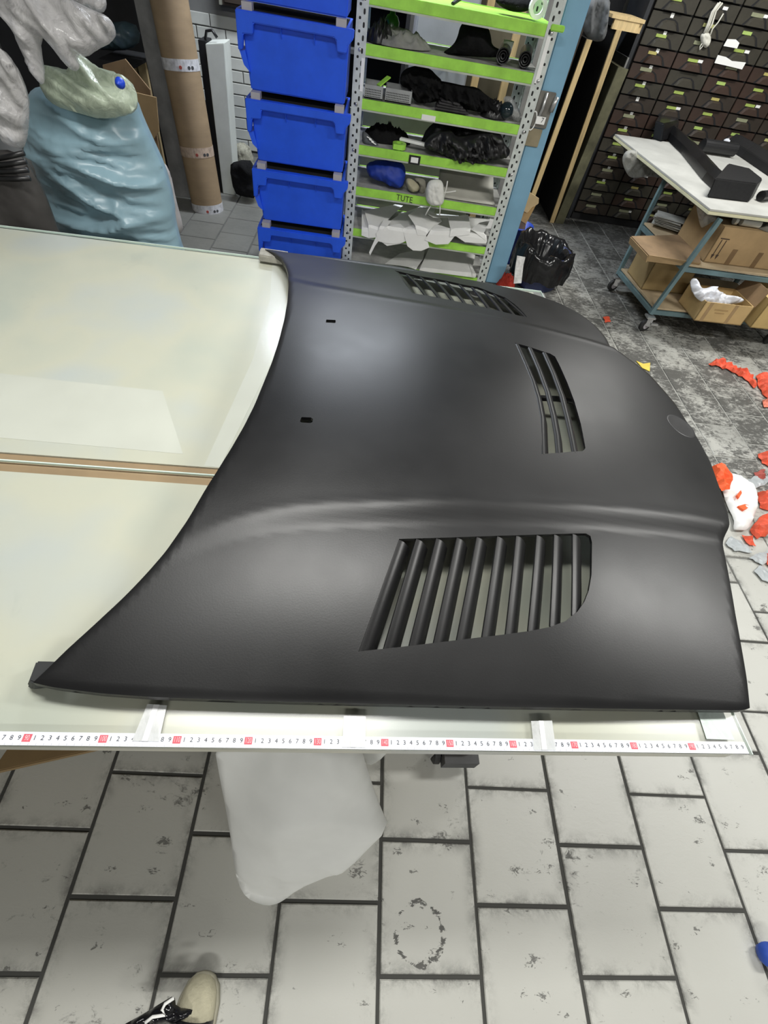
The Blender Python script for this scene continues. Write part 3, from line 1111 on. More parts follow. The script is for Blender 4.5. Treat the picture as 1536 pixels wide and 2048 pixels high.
def bin_parts(root, x0, x1, zt, h):
    """front hopper of one stacking bin; zt is the top of its rim"""
    z0 = zt - h
    dp = 0.40
    # tapered body
    ti, bi = 0.016, 0.040
    obj('body', MB().prism([(x0 + bi, BY + 0.05, z0), (x1 - 0.03, BY + 0.05, z0), (x1 - 0.03, BY + dp - 0.03, z0), (x0 + bi, BY + dp - 0.03, z0)],
                           [(x0 + ti, BY + 0.030, zt - 0.02), (x1 - 0.020, BY + 0.030, zt - 0.02), (x1 - 0.026, BY + dp, zt - 0.02), (x0 + ti, BY + dp, zt - 0.02)]),
        BLUEP, root, bevel=0.006)
    # front rim band with its two hanging handle ends
    rm = [(x0, zt), (x1 + 0.006, zt), (x1 + 0.004, zt - 0.035), (x1 - 0.022, zt - 0.062), (x1 - 0.030, zt - 0.092), (x1 - 0.075, zt - 0.092), (x1 - 0.082, zt - 0.050), (x1 - 0.095, zt - 0.040),
          (x0 + 0.085, zt - 0.040), (x0 + 0.078, zt - 0.082), (x0 + 0.030, zt - 0.085), (x0 + 0.020, zt - 0.145), (x0, zt - 0.150)]
    obj('rim', MB().ext([(x, BY - 0.010, z) for x, z in rm], (0, 0.045, 0)), BLUEP, root, bevel=0.004)
    # rolled rim round the sides and back
    mb = MB().box(((x0 + x1) / 2 - 0.012, BY + dp, zt - 0.02), (x1 - x0 - 0.026, 0.016, 0.04))
    obj('back_rim', mb, BLUEP, root)
    obj('side_rim', MB().box((x0 + 0.008, BY + dp / 2 + 0.01, zt - 0.02), (0.016, dp - 0.03, 0.04)), BLUEP, root)
    obj('side_rim', MB().box((x1 - 0.030, BY + dp / 2 + 0.01, zt - 0.02), (0.012, dp - 0.03, 0.04)), BLUEP, root)
    obj('lid_or_gap_sheet', MB().box(((x0 + x1) / 2 - 0.012, BY + dp / 2 + 0.022, zt - 0.006), (x1 - x0 - 0.055, dp - 0.05, 0.010)), BLACK, root, label='black sheet added for the dark gap between bins')  # black sheet added so the space between stacked bins reads dark
    # angled side cheek of the hopper
    obj('cheek', MB().ext([(x0 + 0.004, BY, zt - 0.15), (x0 + 0.028, BY + 0.02, zt - 0.15), (x0 + 0.046, BY + 0.03, zt - 0.235), (x0 + 0.020, BY + 0.01, zt - 0.205)], (0, 0.2, 0)), BLUEP, root)
    for fx in (0.37, 0.66):
        x = x0 + (x1 - x0) * fx
        obj('rib', MB().prism([(x - 0.004, BY + 0.012, zt - 0.04), (x + 0.004, BY + 0.012, zt - 0.04), (x + 0.004, BY + 0.04, zt - 0.04), (x - 0.004, BY + 0.04, zt - 0.04)],
                              [(x + 0.002, BY + 0.030, zt - 0.085), (x + 0.005, BY + 0.030, zt - 0.085), (x + 0.005, BY + 0.046, zt - 0.085), (x + 0.002, BY + 0.046, zt - 0.085)]), BLUEP, root)
    if True:
        for x in (x0 + 0.055, x1 - 0.062):
            obj('spacer_foot', MB().box((x, BY + 0.03, zt + 0.0145), (0.05, 0.05, 0.029)), GREYP, root, label='grey stacking foot')


BLAB = ['bottom blue stacking bin, half hidden behind the hood', 'blue stacking bin second from the bottom, below the middle one', 'middle blue stacking bin of the stack beside the shelf rack',
        'upper blue stacking bin, the topmost one seen whole', 'topmost blue stacking bin, cut off by the picture top']
for i, (zt, h, x0, x1) in enumerate(((0.288, 0.286, -0.815, -0.245), (0.611, 0.294, -0.822, -0.250), (0.934, 0.294, -0.830, -0.256), (1.272, 0.309, -0.845, -0.264), (1.596, 0.295, -0.850, -0.270))):
    r = thing('storage_bin', ((x0 + x1) / 2, BY + 0.2, zt - h), BLAB[i], 'bin', 'stacked blue bins')
    bin_parts(r, x0, x1, zt, h)

# ------------------------------------------------------------------ green shelf rack
RY, RD = 3.40, 0.45
rack = thing('shelf_rack', (0.27, RY + RD / 2, 0), 'slotted steel rack with lime green shelves beside the blue bins', 'shelf rack')


def post(x0, sx, y0, sy):
    """L-shaped slotted angle with UVs in metres"""
    me = bpy.data.meshes.new('post')
    w_, t, h = 0.062, 0.003, 1.75
    x1, y1 = x0 + sx * w_, y0 + sy * w_
    o = bpy.data.objects.new('post', me)
    v, f, uv = [], [], []

    def slab(ax0, ax1, ay0, ay1, uaxis):
        n = len(v)
        for z in (0, h):
            v.extend([(ax0, ay0, z), (ax1, ay0, z), (ax1, ay1, z), (ax0, ay1, z)])
        for q in ((0, 1, 5, 4), (1, 2, 6, 5), (2, 3, 7, 6), (3, 0, 4, 7), (4, 5, 6, 7), (3, 2, 1, 0)):
            f.append(tuple(n + i for i in q))
            for i in q:
                p = v[n + i]
                uv.append((abs(p[0] - x0) if uaxis == 0 else abs(p[1] - y0), p[2]))
    slab(min(x0, x1), max(x0, x1), y0, y0 + sy * t, 0)
    slab(x0, x0 + sx * t, min(y0 + sy * t, y1), max(y0 + sy * t, y1), 1)
    off = rack.location
    me.from_pydata([(a - off.x, b - off.y, c) for a, b, c in v], [], f)
    l = me.uv_layers.new(name='UVMap')
    for i, c in enumerate(uv):
        l.data[i].uv = c
    me.materials.append(PERF)
    COL.objects.link(o)
    o.parent = rack
    return o


post(-0.262, 1, RY - 0.004, 1)
post(0.802, -1, RY - 0.004, 1)
post(-0.262, 1, RY + RD + 0.004, -1)
post(0.802, -1, RY + RD + 0.004, -1)
SH = [0.072, 0.288, 0.537, 0.760, 0.979, 1.210, 1.402]
for z in SH:
    s = obj('shelf', MB().box((0.27, RY + RD / 2, z - 0.0075), (1.05, RD - 0.012, 0.005)), GREEN if z > 1.3 else DUST, rack)
    obj('front_lip', MB().box((0.27, RY + 0.004, z - 0.0255), (0.945, 0.010, 0.047)), GREEN, s, bevel=0.002, label='lime green front lip')
    obj('lip_hem', MB().box((0.27, RY + 0.004, z - 0.053), (0.945, 0.013, 0.008)), M('hem_grey', (0.45, 0.48, 0.42), 0.5, 0.15), s)
    obj('back_lip', MB().box((0.27, RY + RD - 0.004, z - 0.0255), (0.945, 0.010, 0.047)), GREEN, s)
for z in SH[1:]:
    for x in (-0.232, 0.772):
        obj('bolt', MB().lathe((x, RY - 0.004, z - 0.03), [(0.0, 0.008), (0.006, 0.008), (0.009, 0.004), (0.009, 0.0)], 10, Matrix.Rotation(math.pi / 2, 3, 'X')), STEEL, rack, smooth=True)


def lip_card(c, wx, hz_, mat, parent):
    p = P(*c, y=RY - 0.003)
    return obj('shelf_label', MB().box((p.x, RY - 0.0035, p.z), (wx, 0.003, hz_)), mat, parent), p


lip_card((857, 236), 0.082, 0.026, WHITEP, rack)[0]['label'] = 'white paper label on the green lip'
lip_card((829, 320), 0.072, 0.046, BLACKP, rack)[0]['label'] = 'black label holder on the green lip'
lip_card((829, 320), 0.046, 0.028, WHITEP, rack)[0].location.y -= 0.002
p = P(809, 398, y=RY - 0.003)
obj('handwriting', write(MB(), 'TUTE', 0.048, (p.x, RY - 0.0025, p.z), (1, 0, -0.05), (0, 0, 1), 0.95), M('marker_ink', (0.03, 0.03, 0.02), 0.6, 0.1), rack, label='marker lettering reading TUTE')
p = P(722, 150, y=RY - 0.006)
obj('post_sticker', MB().box((p.x + 0.006, RY - 0.0055, p.z), (0.018, 0.002, 0.14)), WHITEP, rack)
p = P(1120, 58, y=RY - 0.01)
obj('green_tape_wrap', MB().box((p.x - 0.012, RY + 0.005, p.z), (0.075, 0.03, 0.026)), GREEN, rack, bevel=0.004)
p = P(1078, 120, y=RY - 0.006)
obj('post_sticker', MB().box((0.765, RY - 0.0055, p.z), (0.022, 0.002, 0.19)), WHITEP, rack)

# ---- what lies on the shelves


def shelf_pillow(name, mat, out, y, front, rear, label, cat, amp=0.02, s=12, dmax=0.06, seed=1.0, step=0.016, **kw):
    return pillow(name, mat, out, (0, y, 0), (1, 0, 0), (0, 0, 1), front, rear, dmax, step, crumple(amp, s, seed), label=label, cat=cat, **kw)


# top shelf
shelf_pillow('cloth_bundle', BLACKC, [(985, -6), (1000, 14), (1030, 26), (1062, 22), (1075, -6)], RY + 0.16, 0.08, 0.06, 'black cloth bundle on the topmost visible green shelf', 'cloth')
c = P(1078, 6, y=RY + 0.08)
mb = MB().lathe((c.x, RY + 0.08, SH[6] + 0.048), [(0.028, -0.02), (0.045, -0.02), (0.045, 0.02), (0.028, 0.02), (0.028, -0.02)], 24, Matrix.Rotation(math.pi / 2, 3, 'X'))
obj('tape_roll', mb, WHITE, smooth=False, label='white tape roll standing on the topmost visible shelf', cat='tape roll')
c = P(905, -2, y=RY + 0.06)
obj('clamp', MB().beam((c.x, RY + 0.02, SH[6] + 0.006), (c.x + 0.05, RY + 0.09, SH[6] + 0.03), 0.02, 0.012), BLACKP, bevel=0.003, label='small black clamp near the front of the topmost shelf', cat='clamp')
# second shelf
Z = SH[5]
q = [P(*a, z=Z + 0.004) for a in ((740, 62), (790, 78), (892, 106), (880, 88), (840, 70), (770, 52))]
heap('grey_fabric', M('grey_felt', (0.24, 0.24, 0.225), 0.9, 0.25, 10), (-0.02, RY + 0.14, Z), 0.36, 0.24, 0.05, 3.2, 'flat grey felt pieces left of the black hat shape on the second shelf', 'fabric')
heap('cable_coil', BLACKP, (-0.13, RY + 0.10, Z), 0.15, 0.14, 0.07, 5.1, 'small black bundle at the left end of the second shelf', 'bundle', s=14)
c = P(782, 62, y=RY + 0.22)
obj('green_bottle', MB().lathe((c.x, RY + 0.25, Z), [(0, 0.0), (0.040, 0.0), (0.043, 0.006), (0.043, 0.075), (0.03, 0.098), (0.016, 0.104), (0.016, 0.122), (0, 0.122)], 20), M('dark_green_glass', (0.02, 0.11, 0.015), 0.2, 0.15), smooth=True,
    label='dark green bottle at the back of the second shelf', cat='bottle')
shelf_pillow('felt_hat', BLACKC, [(880, 108), (905, 92), (915, 75), (920, 52), (932, 40), (958, 42), (976, 52), (982, 72), (984, 92), (1004, 100), (1010, 112), (985, 116), (930, 112)], RY + 0.17, 0.10, 0.10,
             'tall black cloth form with a wide base on the second shelf', 'cloth form', 0.012, 9, 0.08, 4.0)
c = P(1018, 88, y=RY + 0.22)
obj('cup', MB().lathe((c.x, RY + 0.24, Z), [(0, 0), (0.022, 0), (0.03, 0.085), (0.027, 0.085), (0.02, 0.005), (0, 0.005)], 18), WHITE, smooth=True, label='small white cup right of the black cloth form', cat='cup')
for i, (cx, yy) in enumerate((((1005, 125), 0.05), ((1050, 128), 0.07))):
    a = P(*cx, y=RY + yy)
    mb = MB()
    for k in range(3):
        r = 0.036 - k * 0.011
        mb.lathe((a.x, RY + yy + 0.03, Z + 0.038), [(r, -0.03 - 0.002 * k), (r, 0.30), (r - 0.006, 0.30), (r - 0.006, -0.03 - 0.002 * k), (r, -0.03 - 0.002 * k)], 16, Matrix.Rotation(-math.pi / 2, 3, 'X') @ Matrix.Rotation(0.2, 3, 'Y'))
    obj('sheet_roll', mb, BLACKP, smooth=True, label=('left' if i == 0 else 'right') + ' one of two rolled black sheets at the right of the second shelf', cat='roll', group='rolled black sheets')
# third shelf
Z = SH[4]
for i, (x0, x1, lab) in enumerate(((728, 764, 'grey perforated tray with a green strip at the left of the third shelf'), (770, 822, 'grey perforated tray beside the black heap on the third shelf'))):
    a, b = P(x0, 196, y=RY + 0.012), P(x1, 204, y=RY + 0.012)
    y0, y1, h = RY + 0.012, RY + 0.17, 0.062
    tr = thing('perforated_tray', ((a.x + b.x) / 2, (y0 + y1) / 2, Z), lab, 'tray', 'grey trays')
    TRM = M('tray_grey', (0.33, 0.34, 0.34), 0.45, 0.15, metal=0.2)
    obj('base', MB().box(((a.x + b.x) / 2, (y0 + y1) / 2, Z + 0.004), (b.x - a.x, y1 - y0, 0.006)), TRM, tr)
    for nm, cc, sz in (('front_wall', ((a.x + b.x) / 2, y0 + 0.002, Z + h / 2), (b.x - a.x, 0.004, h)), ('back_wall', ((a.x + b.x) / 2, y1 - 0.002, Z + h / 2), (b.x - a.x, 0.004, h)),
                       ('side_wall', (a.x + 0.002, (y0 + y1) / 2, Z + h / 2), (0.004, y1 - y0 - 0.008, h)), ('side_wall', (b.x - 0.002, (y0 + y1) / 2, Z + h / 2), (0.004, y1 - y0 - 0.008, h))):
        obj(nm, MB().box(cc, sz), TRM, tr)
    hl = MB()
    for r in range(4):
        for k in range(int((b.x - a.x) / 0.009) - 1):
            hl.box((a.x + 0.009 * (k + 1), y0 - 0.0002, Z + 0.012 + r * 0.010), (0.005, 0.0008, 0.005))
    obj('perforation', hl, BLACK, tr, kind='stuff')
a = P(768, 166, y=RY + 0.03)
obj('green_strip', MB().beam((a.x - 0.03, RY + 0.02, Z + 0.063), (a.x + 0.025, RY + 0.07, Z + 0.10), 0.03, 0.006), GREEN, label='lime green strip sticking out of the left grey tray', cat='strip')
shelf_pillow('black_jacket', BLACKC, [(800, 150), (812, 136), (838, 130), (862, 138), (872, 150), (886, 162), (884, 200), (862, 206), (828, 206), (822, 178), (800, 172)], RY + 0.14, 0.08, 0.10, 'high black cloth heap behind the trays on the third shelf', 'cloth', 0.045, 12, 0.07, 8.0, 0.011)
shelf_pillow('black_trousers', BLACKC, [(870, 160), (900, 165), (930, 172), (955, 174), (972, 190), (996, 205), (1000, 226), (975, 228), (920, 216), (880, 212)], RY + 0.11, 0.06, 0.12, 'long black cloth heap at the middle of the third shelf', 'cloth', 0.045, 14, 0.06, 11.0, 0.011)
a = P(905, 215, y=RY + 0.03)
fo = thing('folded_fabric', (a.x, RY + 0.08, Z), 'dark grey folded fabric at the front of the third shelf', 'fabric')
for k in range(4):
    obj('fold', MB().ext([(a.x - 0.105 + 0.01 * k, RY + 0.012, Z + 0.003 + k * 0.013), (a.x + 0.10 - 0.02 * k, RY + 0.008, Z + 0.003 + k * 0.011), (a.x + 0.095 - 0.02 * k, RY + 0.16, Z + 0.003 + k * 0.011), (a.x - 0.09, RY + 0.16, Z + 0.003 + k * 0.013)], (0, 0, 0.009)),
        M('charcoal_fabric', (0.045, 0.043, 0.045), 0.85, 0.3, 20), fo, bevel=0.003)
c = P(1012, 226, y=RY + 0.05)
obj('glass_ball', MB().lathe((c.x, RY + 0.06, Z + 0.042), [(0.042 * math.sin(math.pi * k / 12), -0.042 * math.cos(math.pi * k / 12)) for k in range(13)], 20), M('dark_gloss', (0.015, 0.025, 0.03), 0.08, 0.1), smooth=True,
    label='dark glossy ball at the right end of the third shelf', cat='ball')
shelf_pillow('clear_bag', plastic_film('clear_film', (0.55, 0.56, 0.56), 0.35, 0.12), [(1004, 196), (1018, 190), (1030, 200), (1044, 232), (1040, 246), (1026, 244), (1014, 210)], RY + 0.10, 0.03, 0.02, 'crumpled clear plastic bag behind the glossy ball', 'plastic bag', 0.012, 20)
heap('black_parts', BLACKP, (0.585, RY + 0.09, Z), 0.15, 0.14, 0.055, 14.0, 'shiny black lump left of the glossy ball on the third shelf', 'lump', s=14)
# fourth shelf
Z = SH[3]
c = P(738, 284, y=RY + 0.05)
sn = pillow('sneaker', M('sneaker_grey', (0.10, 0.11, 0.12), 0.7, 0.3, 30), [(724, 262), (732, 264), (742, 276), (757, 288), (757, 294), (724, 290)], (0, RY + 0.06, 0), (1, 0, 0), (0, 0, 1), 0.03, 0.03, 0.03, 0.008,
            label='grey sneaker with white stripes at the left of the fourth shelf', cat='shoe')
for k in range(3):
    a = P(738 + 4.5 * k, 277 + 5 * k, y=RY + 0.026)
    obj('stripe', MB().beam(a + Vector((-0.014, 0, 0.008)), a + Vector((0.016, 0.004, -0.004)), 0.006, 0.005), WHITE, sn)
heap('black_liner', BLACKC, (-0.03, RY + 0.20, Z), 0.30, 0.2, 0.06, 21.0, 'flat black cloth behind the green tape roll', 'cloth')
a = P(798, 296, y=RY + 0.045)
tr = thing('tape_roll', (a.x, RY + 0.05, Z), 'lime green tape roll lying on the fourth shelf', 'tape roll')
obj('roll', MB().lathe((a.x, RY + 0.05, Z), [(0.022, 0.0), (0.042, 0.0), (0.042, 0.028), (0.022, 0.028), (0.022, 0.0)], 24), GREEN, tr)
obj('tape_end', MB().box((a.x - 0.01, RY + 0.008, Z + 0.015), (0.055, 0.003, 0.026)), GREEN, tr)
a, b = P(800, 280, z=Z + 0.03), P(870, 297, z=Z + 0.03)
obj('white_bar', MB().beam((a.x, a.y, Z + 0.037), (b.x, b.y, Z + 0.037), 0.035, 0.014), WHITE, bevel=0.002, label='flat cream bar lying across black cloth on the fourth shelf', cat='bar')
shelf_pillow('black_leather_scraps', M('black_leather', (0.014, 0.014, 0.015), 0.45, 0.3, 12), [(845, 290), (870, 268), (905, 262), (915, 278), (945, 272), (985, 262), (1003, 268), (1010, 290), (1022, 300), (1015, 318), (960, 322), (935, 330), (922, 332), (902, 318), (880, 305), (855, 300)],
             RY + 0.02, 0.035, 0.16, 'black leather scraps hanging over the lip of the fourth shelf', 'leather', 0.045, 13, 0.05, 31.0, 0.011)
heap('black_leather_pile', M('black_leather', (0.014, 0.014, 0.015), 0.45), (0.45, RY + 0.26, Z), 0.5, 0.26, 0.13, 33.0, 'pile of black leather at the back of the fourth shelf', 'leather', s=12)
# fifth shelf
Z = SH[2]
shelf_pillow('blue_sack', M('dark_blue_cloth', (0.008, 0.035, 0.30), 0.6, 0.25), [(730, 330), (745, 322), (790, 320), (812, 330), (810, 366), (802, 377), (785, 375), (760, 360), (738, 356)], RY + 0.10, 0.07, 0.12, 'blue cloth sack at the left of the fifth shelf', 'sack', 0.015, 8, 0.07, 40.0)
RAG = M('beige_rag', (0.42, 0.39, 0.27), 0.9, 0.15)
shelf_pillow('rag', RAG, [(810, 358), (822, 356), (838, 370), (840, 380), (828, 386), (815, 380)], RY + 0.05, 0.03, 0.03, 'beige rag right of the blue sack', 'rag', 0.008, 20, 0.03, 43.0, 0.01)
shelf_pillow('rag', M('grey_rag', (0.27, 0.26, 0.21), 0.9, 0.15), [(824, 356), (846, 356), (853, 366), (848, 392), (834, 386), (841, 372)], RY + 0.09, 0.03, 0.04, 'darker grey rag behind the beige rag', 'rag', 0.008, 20, 0.03, 46.0, 0.01)
mbag = shelf_pillow('mesh_bag', M('white_mesh', (0.74, 0.74, 0.70), 0.6, 0.08), [(856, 362), (872, 358), (886, 362), (888, 385), (889, 402), (882, 412), (862, 412), (851, 400), (852, 380)], RY - 0.035, 0.03, 0.02, 'white mesh bag with strings hanging over the fifth shelf lip', 'bag', 0.006, 30, 0.035, 47.0, 0.009)
for pts in (((862, 411), (856, 420), (851, 430)), ((880, 411), (880, 422), (879, 430)), ((887, 398), (893, 375), (895, 362)), ((888, 385), (900, 384), (912, 382))):
    obj('string', MB().tube([P(*q, y=RY - 0.03) for q in pts], 0.004, 6), M('white_mesh', (0, 0, 0)), mbag, smooth=True)
# large curved grey sheet behind
mb = MB()
nx, ny = 10, 8
for j in range(ny + 1):
    for i in range(nx + 1):
        u_, v_ = i / nx, j / ny
        x = 0.33 + 0.40 * u_ + 0.03 * v_ * (1 - u_)
        y = RY + 0.03 + 0.36 * v_
        mb.v.append((x, y, Z + 0.004 + 0.02 * math.sin(u_ * 3) * v_ + 0.14 * v_ ** 2))
for j in range(ny):
    for i in range(nx):
        mb.f.append((j * (nx + 1) + i, j * (nx + 1) + i + 1, (j + 1) * (nx + 1) + i + 1, (j + 1) * (nx + 1) + i))
o = obj('curved_sheet', mb, M('pale_grey_sheet', (0.52, 0.51, 0.45), 0.5, 0.1), smooth=True, label='large pale grey sheet curving up at the back of the fifth shelf', cat='sheet')
md = o.modifiers.new('thick', 'SOLIDIFY')
md.thickness = 0.002


def bent_sheet(out, zs, label, k, ztop=None, group='white cut sheets', mat=WHITE):
    """thin cut sheet: lies on the shelf, folds down over the front lip"""
    yl = RY - 0.012 - 0.0022 * k
    pl = []
    for q in out:
        a = P(*q, z=zs)
        if a.y >= yl:
            pl.append((a.x, a.y))
        else:
            b = P(*q, y=yl)
            pl.append((b.x, yl - (zs - b.z)))
    pl = resample(pl, 0.02)
    V, F, br = triangulate(pl, [], 0.025)

    xc = float(np.mean(V[:, 0]))
    tx = 0.16 * math.sin(k * 2.4 + 0.5)

    def fold(x, t):
        r = 0.02
        tilt = tx * (x - xc) + 0.05 * ((k * 5) % 3) * max(0.0, t - yl)
        if t >= yl:
            return (x, t, zs + tilt + 0.003 * nval(x, t, k, 6))
        return (x, yl - 0.004 * min(1, (yl - t) / r), zs + tilt - (yl - t))
    mb = MB()
    N = len(V)
    top = [fold(*q) for q in V]
    mb.v = top + [(a, b + 0.0006, c - 0.0012) for a, b, c in top]
    mb.f = F + [tuple(N + i for i in reversed(f)) for f in F] + [(b, a, a + N, b + N) for a, b in br]
    return obj('cut_sheet', mb, mat, label=label, cat='sheet', group=group)


Z = SH[1]
SHEETS = [
    ([(718, 432), (760, 418), (880, 430), (985, 450), (978, 470), (940, 478), (860, 468), (760, 456), (722, 452)], 'broad white sheet at the bottom of the pile on the white sheet shelf'),
    ([(723, 425), (742, 440), (748, 476), (738, 476), (723, 470)], 'narrow white sheet at the left end of the white sheet pile'),
    ([(728, 430), (790, 412), (806, 412), (770, 446), (790, 470), (738, 478)], 'white sheet with a slanting strip at the left of the pile'),
    ([(772, 440), (800, 425), (850, 415), (870, 424), (862, 450), (842, 470), (800, 484), (775, 484), (760, 470)], 'large curved white sheet left of the middle of the pile'),
    ([(740, 512), (738, 506), (744, 492), (752, 474), (768, 442), (782, 443), (768, 468), (758, 480), (750, 492)], 'white sheet ending in a long pointed tail hanging down'),
    ([(752, 466), (800, 448), (812, 458), (806, 484), (790, 487), (772, 486), (756, 482)], 'white sheet with a wavy lower edge near the pointed tail'),
    ([(806, 455), (832, 448), (852, 474), (858, 498), (842, 503), (826, 500), (815, 490)], 'white sheet with a tongue hanging lowest over the lip'),
    ([(815, 440), (838, 424), (872, 432), (884, 442), (852, 470), (834, 472)], 'white angular sheet in the middle of the pile'),
    ([(850, 476), (872, 448), (905, 462), (908, 476), (896, 490), (872, 488)], 'white sheet with a ragged right edge below the square one'),
    ([(905, 468), (930, 452), (962, 460), (974, 482), (972, 486), (930, 484)], 'stack-end white sheet right of the square one'),
    ([(940, 462), (958, 450), (978, 446), (968, 466), (972, 480)], 'white curled sheet at the right end of the pile'),
    ([(896, 434), (935, 436), (938, 472), (900, 470)], 'square white sheet on top of the pile at the right'),
    ([(848, 424), (866, 432), (920, 426), (922, 429), (866, 438), (850, 430)], 'thin white strip lying across the top of the pile'),
]
for k, (out, lab) in enumerate(SHEETS):
    bent_sheet(out, Z + 0.010 + 0.0085 * k, lab, k)
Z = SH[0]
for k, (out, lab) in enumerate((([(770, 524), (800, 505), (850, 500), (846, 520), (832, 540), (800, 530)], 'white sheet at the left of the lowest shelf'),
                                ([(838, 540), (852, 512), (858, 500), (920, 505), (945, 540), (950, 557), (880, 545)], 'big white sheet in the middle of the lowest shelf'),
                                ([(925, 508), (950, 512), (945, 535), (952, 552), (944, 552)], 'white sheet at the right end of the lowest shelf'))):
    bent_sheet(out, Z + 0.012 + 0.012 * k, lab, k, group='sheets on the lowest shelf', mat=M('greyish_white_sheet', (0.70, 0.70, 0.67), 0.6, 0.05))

# ------------------------------------------------------------------ blue column beside the rack
colm = thing('steel_column', (0.892, 3.56, 0), 'light blue painted square steel column right of the shelf rack', 'column')
obj('shaft', MB().box((0.892, 3.56, 1.5), (0.128, 0.12, 2.995)), STEELB, colm, bevel=0.008)
p = P(1088, 225, y=3.49)
obj('clamp_band', MB().box((p.x - 0.01, 3.492, p.z + 0.01), (0.10, 0.014, 0.17)), M('dull_steel', (0.22, 0.21, 0.19), 0.4, 0.3, metal=0.5), colm, bevel=0.004)
obj('clamp_bar', MB().tube([(p.x - 0.02, 3.478, p.z + 0.09), (p.x - 0.02, 3.47, p.z + 0.02), (p.x - 0.025, 3.475, p.z - 0.02)], 0.009, 10), STEEL, colm, smooth=True)
obj('clamp_knob', MB().tube([(p.x + 0.045, 3.476, p.z + 0.08), (p.x + 0.035, 3.476, p.z + 0.01)], 0.013, 12), STEEL, colm, smooth=True)
obj('cable_loop', MB().tube([(p.x - 0.055 + 0.02 * math.cos(t), 3.482, p.z - 0.045 + 0.045 * math.sin(t)) for t in np.linspace(0, 2 * math.pi, 18)], 0.004, 6, False), WHITE, colm, smooth=True)
obj('number_plate', MB().box((p.x - 0.012, 3.468, p.z - 0.035), (0.055, 0.004, 0.036)), WHITEP, colm)
obj('number', write(MB(), '7', 0.034, (p.x - 0.002, 3.4655, p.z - 0.034), (1, 0, 0), (0, 0, 1)), M('tape_ink', (0, 0, 0)), colm)
obj('old_tape', MB().box((p.x - 0.02, 3.493, p.z - 0.125), (0.09, 0.008, 0.09)), M('brown_tape', (0.26, 0.22, 0.14), 0.5, 0.2), colm, bevel=0.003)

# ------------------------------------------------------------------ behind the rack
obj('pale_board', MB().prism([(-0.30, 4.02, 0.0), (0.66, 4.02, 0.0), (0.66, 4.04, 0.0), (-0.30, 4.04, 0.0)], [(-0.30, 4.06, 0.80), (0.66, 4.06, 0.80), (0.66, 4.08, 0.80), (-0.30, 4.08, 0.80)]),
    M('olive_grey_board', (0.27, 0.27, 0.22), 0.7, 0.2, 3), label='olive grey board leaning upright behind the shelf rack', cat='board')
lk = thing('metal_locker', (0.31, 4.75, 0), 'pale grey metal locker standing behind the shelf rack', 'locker')
obj('body', MB().box((0.31, 4.75, 0.85), (0.42, 0.44, 1.7)), M('locker_grey', (0.36, 0.37, 0.40), 0.5, 0.08), lk, bevel=0.006)
obj('door', MB().box((0.31, 4.524, 0.86), (0.40, 0.014, 1.64)), M('locker_grey', (0, 0, 0)), lk, bevel=0.003)
obj('handle', MB().tube([(0.36, 4.515, 1.02), (0.36, 4.49, 1.03), (0.40, 4.49, 1.07), (0.44, 4.515, 1.04)], 0.007, 8), GREYD, lk, smooth=True)
# dark shelving seen left of the locker
dsh = thing('dark_shelf_unit', (-0.27, 5.3, 0), 'dark shelf unit behind the blue bins with items in shadow', 'shelf unit')
for x in (-0.60, 0.06):
    obj('side_board', MB().box((x, 5.3, 0.9), (0.03, 0.5, 1.8)), BLACK, dsh)
for z in (0.95, 1.25, 1.55):
    obj('shelf_board', MB().box((-0.27, 5.3, z), (0.63, 0.48, 0.025)), GREYD, dsh)
obj('back_board', MB().box((-0.27, 5.56, 0.9), (0.69, 0.02, 1.8)), BLACK, dsh)
for i, (x, y, z, h, lab) in enumerate(((0.62, 4.78, 0, 1.75, 'first wooden batten right of the grey locker behind the rack'), (0.86, 4.80, 0, 1.72, 'wooden batten behind the upper right shelves of the rack'),
                                  (1.14, 4.70, 0, 1.30, 'wooden batten behind the rack near the blue column'))):
    obj('wood_batten', MB().box((x, y, h / 2), (0.055, 0.035, h)), WOOD, bevel=0.002, label=lab, cat='batten', group='battens behind the rack')
obj('brown_board', MB().box((0.80, 5.02, 0.8), (0.62, 0.02, 1.6)), M('brown_olive_board', (0.13, 0.115, 0.075), 0.7, 0.25, 3), label='brown board standing behind the wooden battens', cat='board')
obj('grey_pipe', MB().lathe((1.0, 4.74, 0), [(0, 0), (0.055, 0), (0.055, 1.75), (0, 1.75)], 18), GREYM, smooth=False, label='grey pipe standing behind the right side of the rack', cat='pipe')

# ------------------------------------------------------------------ leaning panels between column and drawers


def panel(x, y0, y1, z1, th, label, face, edge_w, lean=0.0, edge_mat=WOOD, z0=0.0, nm='leaning_board'):
    r = thing(nm, (x, (y0 + y1) / 2, z0), label, 'board', 'boards standing on edge')
    obj('sheet', MB().prism([(x - th / 2, y0 + 0.02, z0), (x + th / 2, y0 + 0.02, z0), (x + th / 2, y1, z0), (x - th / 2, y1, z0)],
                            [(x - th / 2 + lean, y0 + 0.02, z1), (x + th / 2 + lean, y0 + 0.02, z1), (x + th / 2 + lean, y1, z1), (x - th / 2 + lean, y1, z1)]), face, r)
    e = edge_w
    obj('edge_strip', MB().prism([(x - e / 2, y0, z0), (x + e / 2, y0, z0), (x + e / 2, y0 + 0.02, z0), (x - e / 2, y0 + 0.02, z0)],
                                 [(x - e / 2 + lean, y0, z1), (x + e / 2 + lean, y0, z1), (x + e / 2 + lean, y0 + 0.02, z1), (x - e / 2 + lean, y0 + 0.02, z1)]), edge_mat, r)
    return r


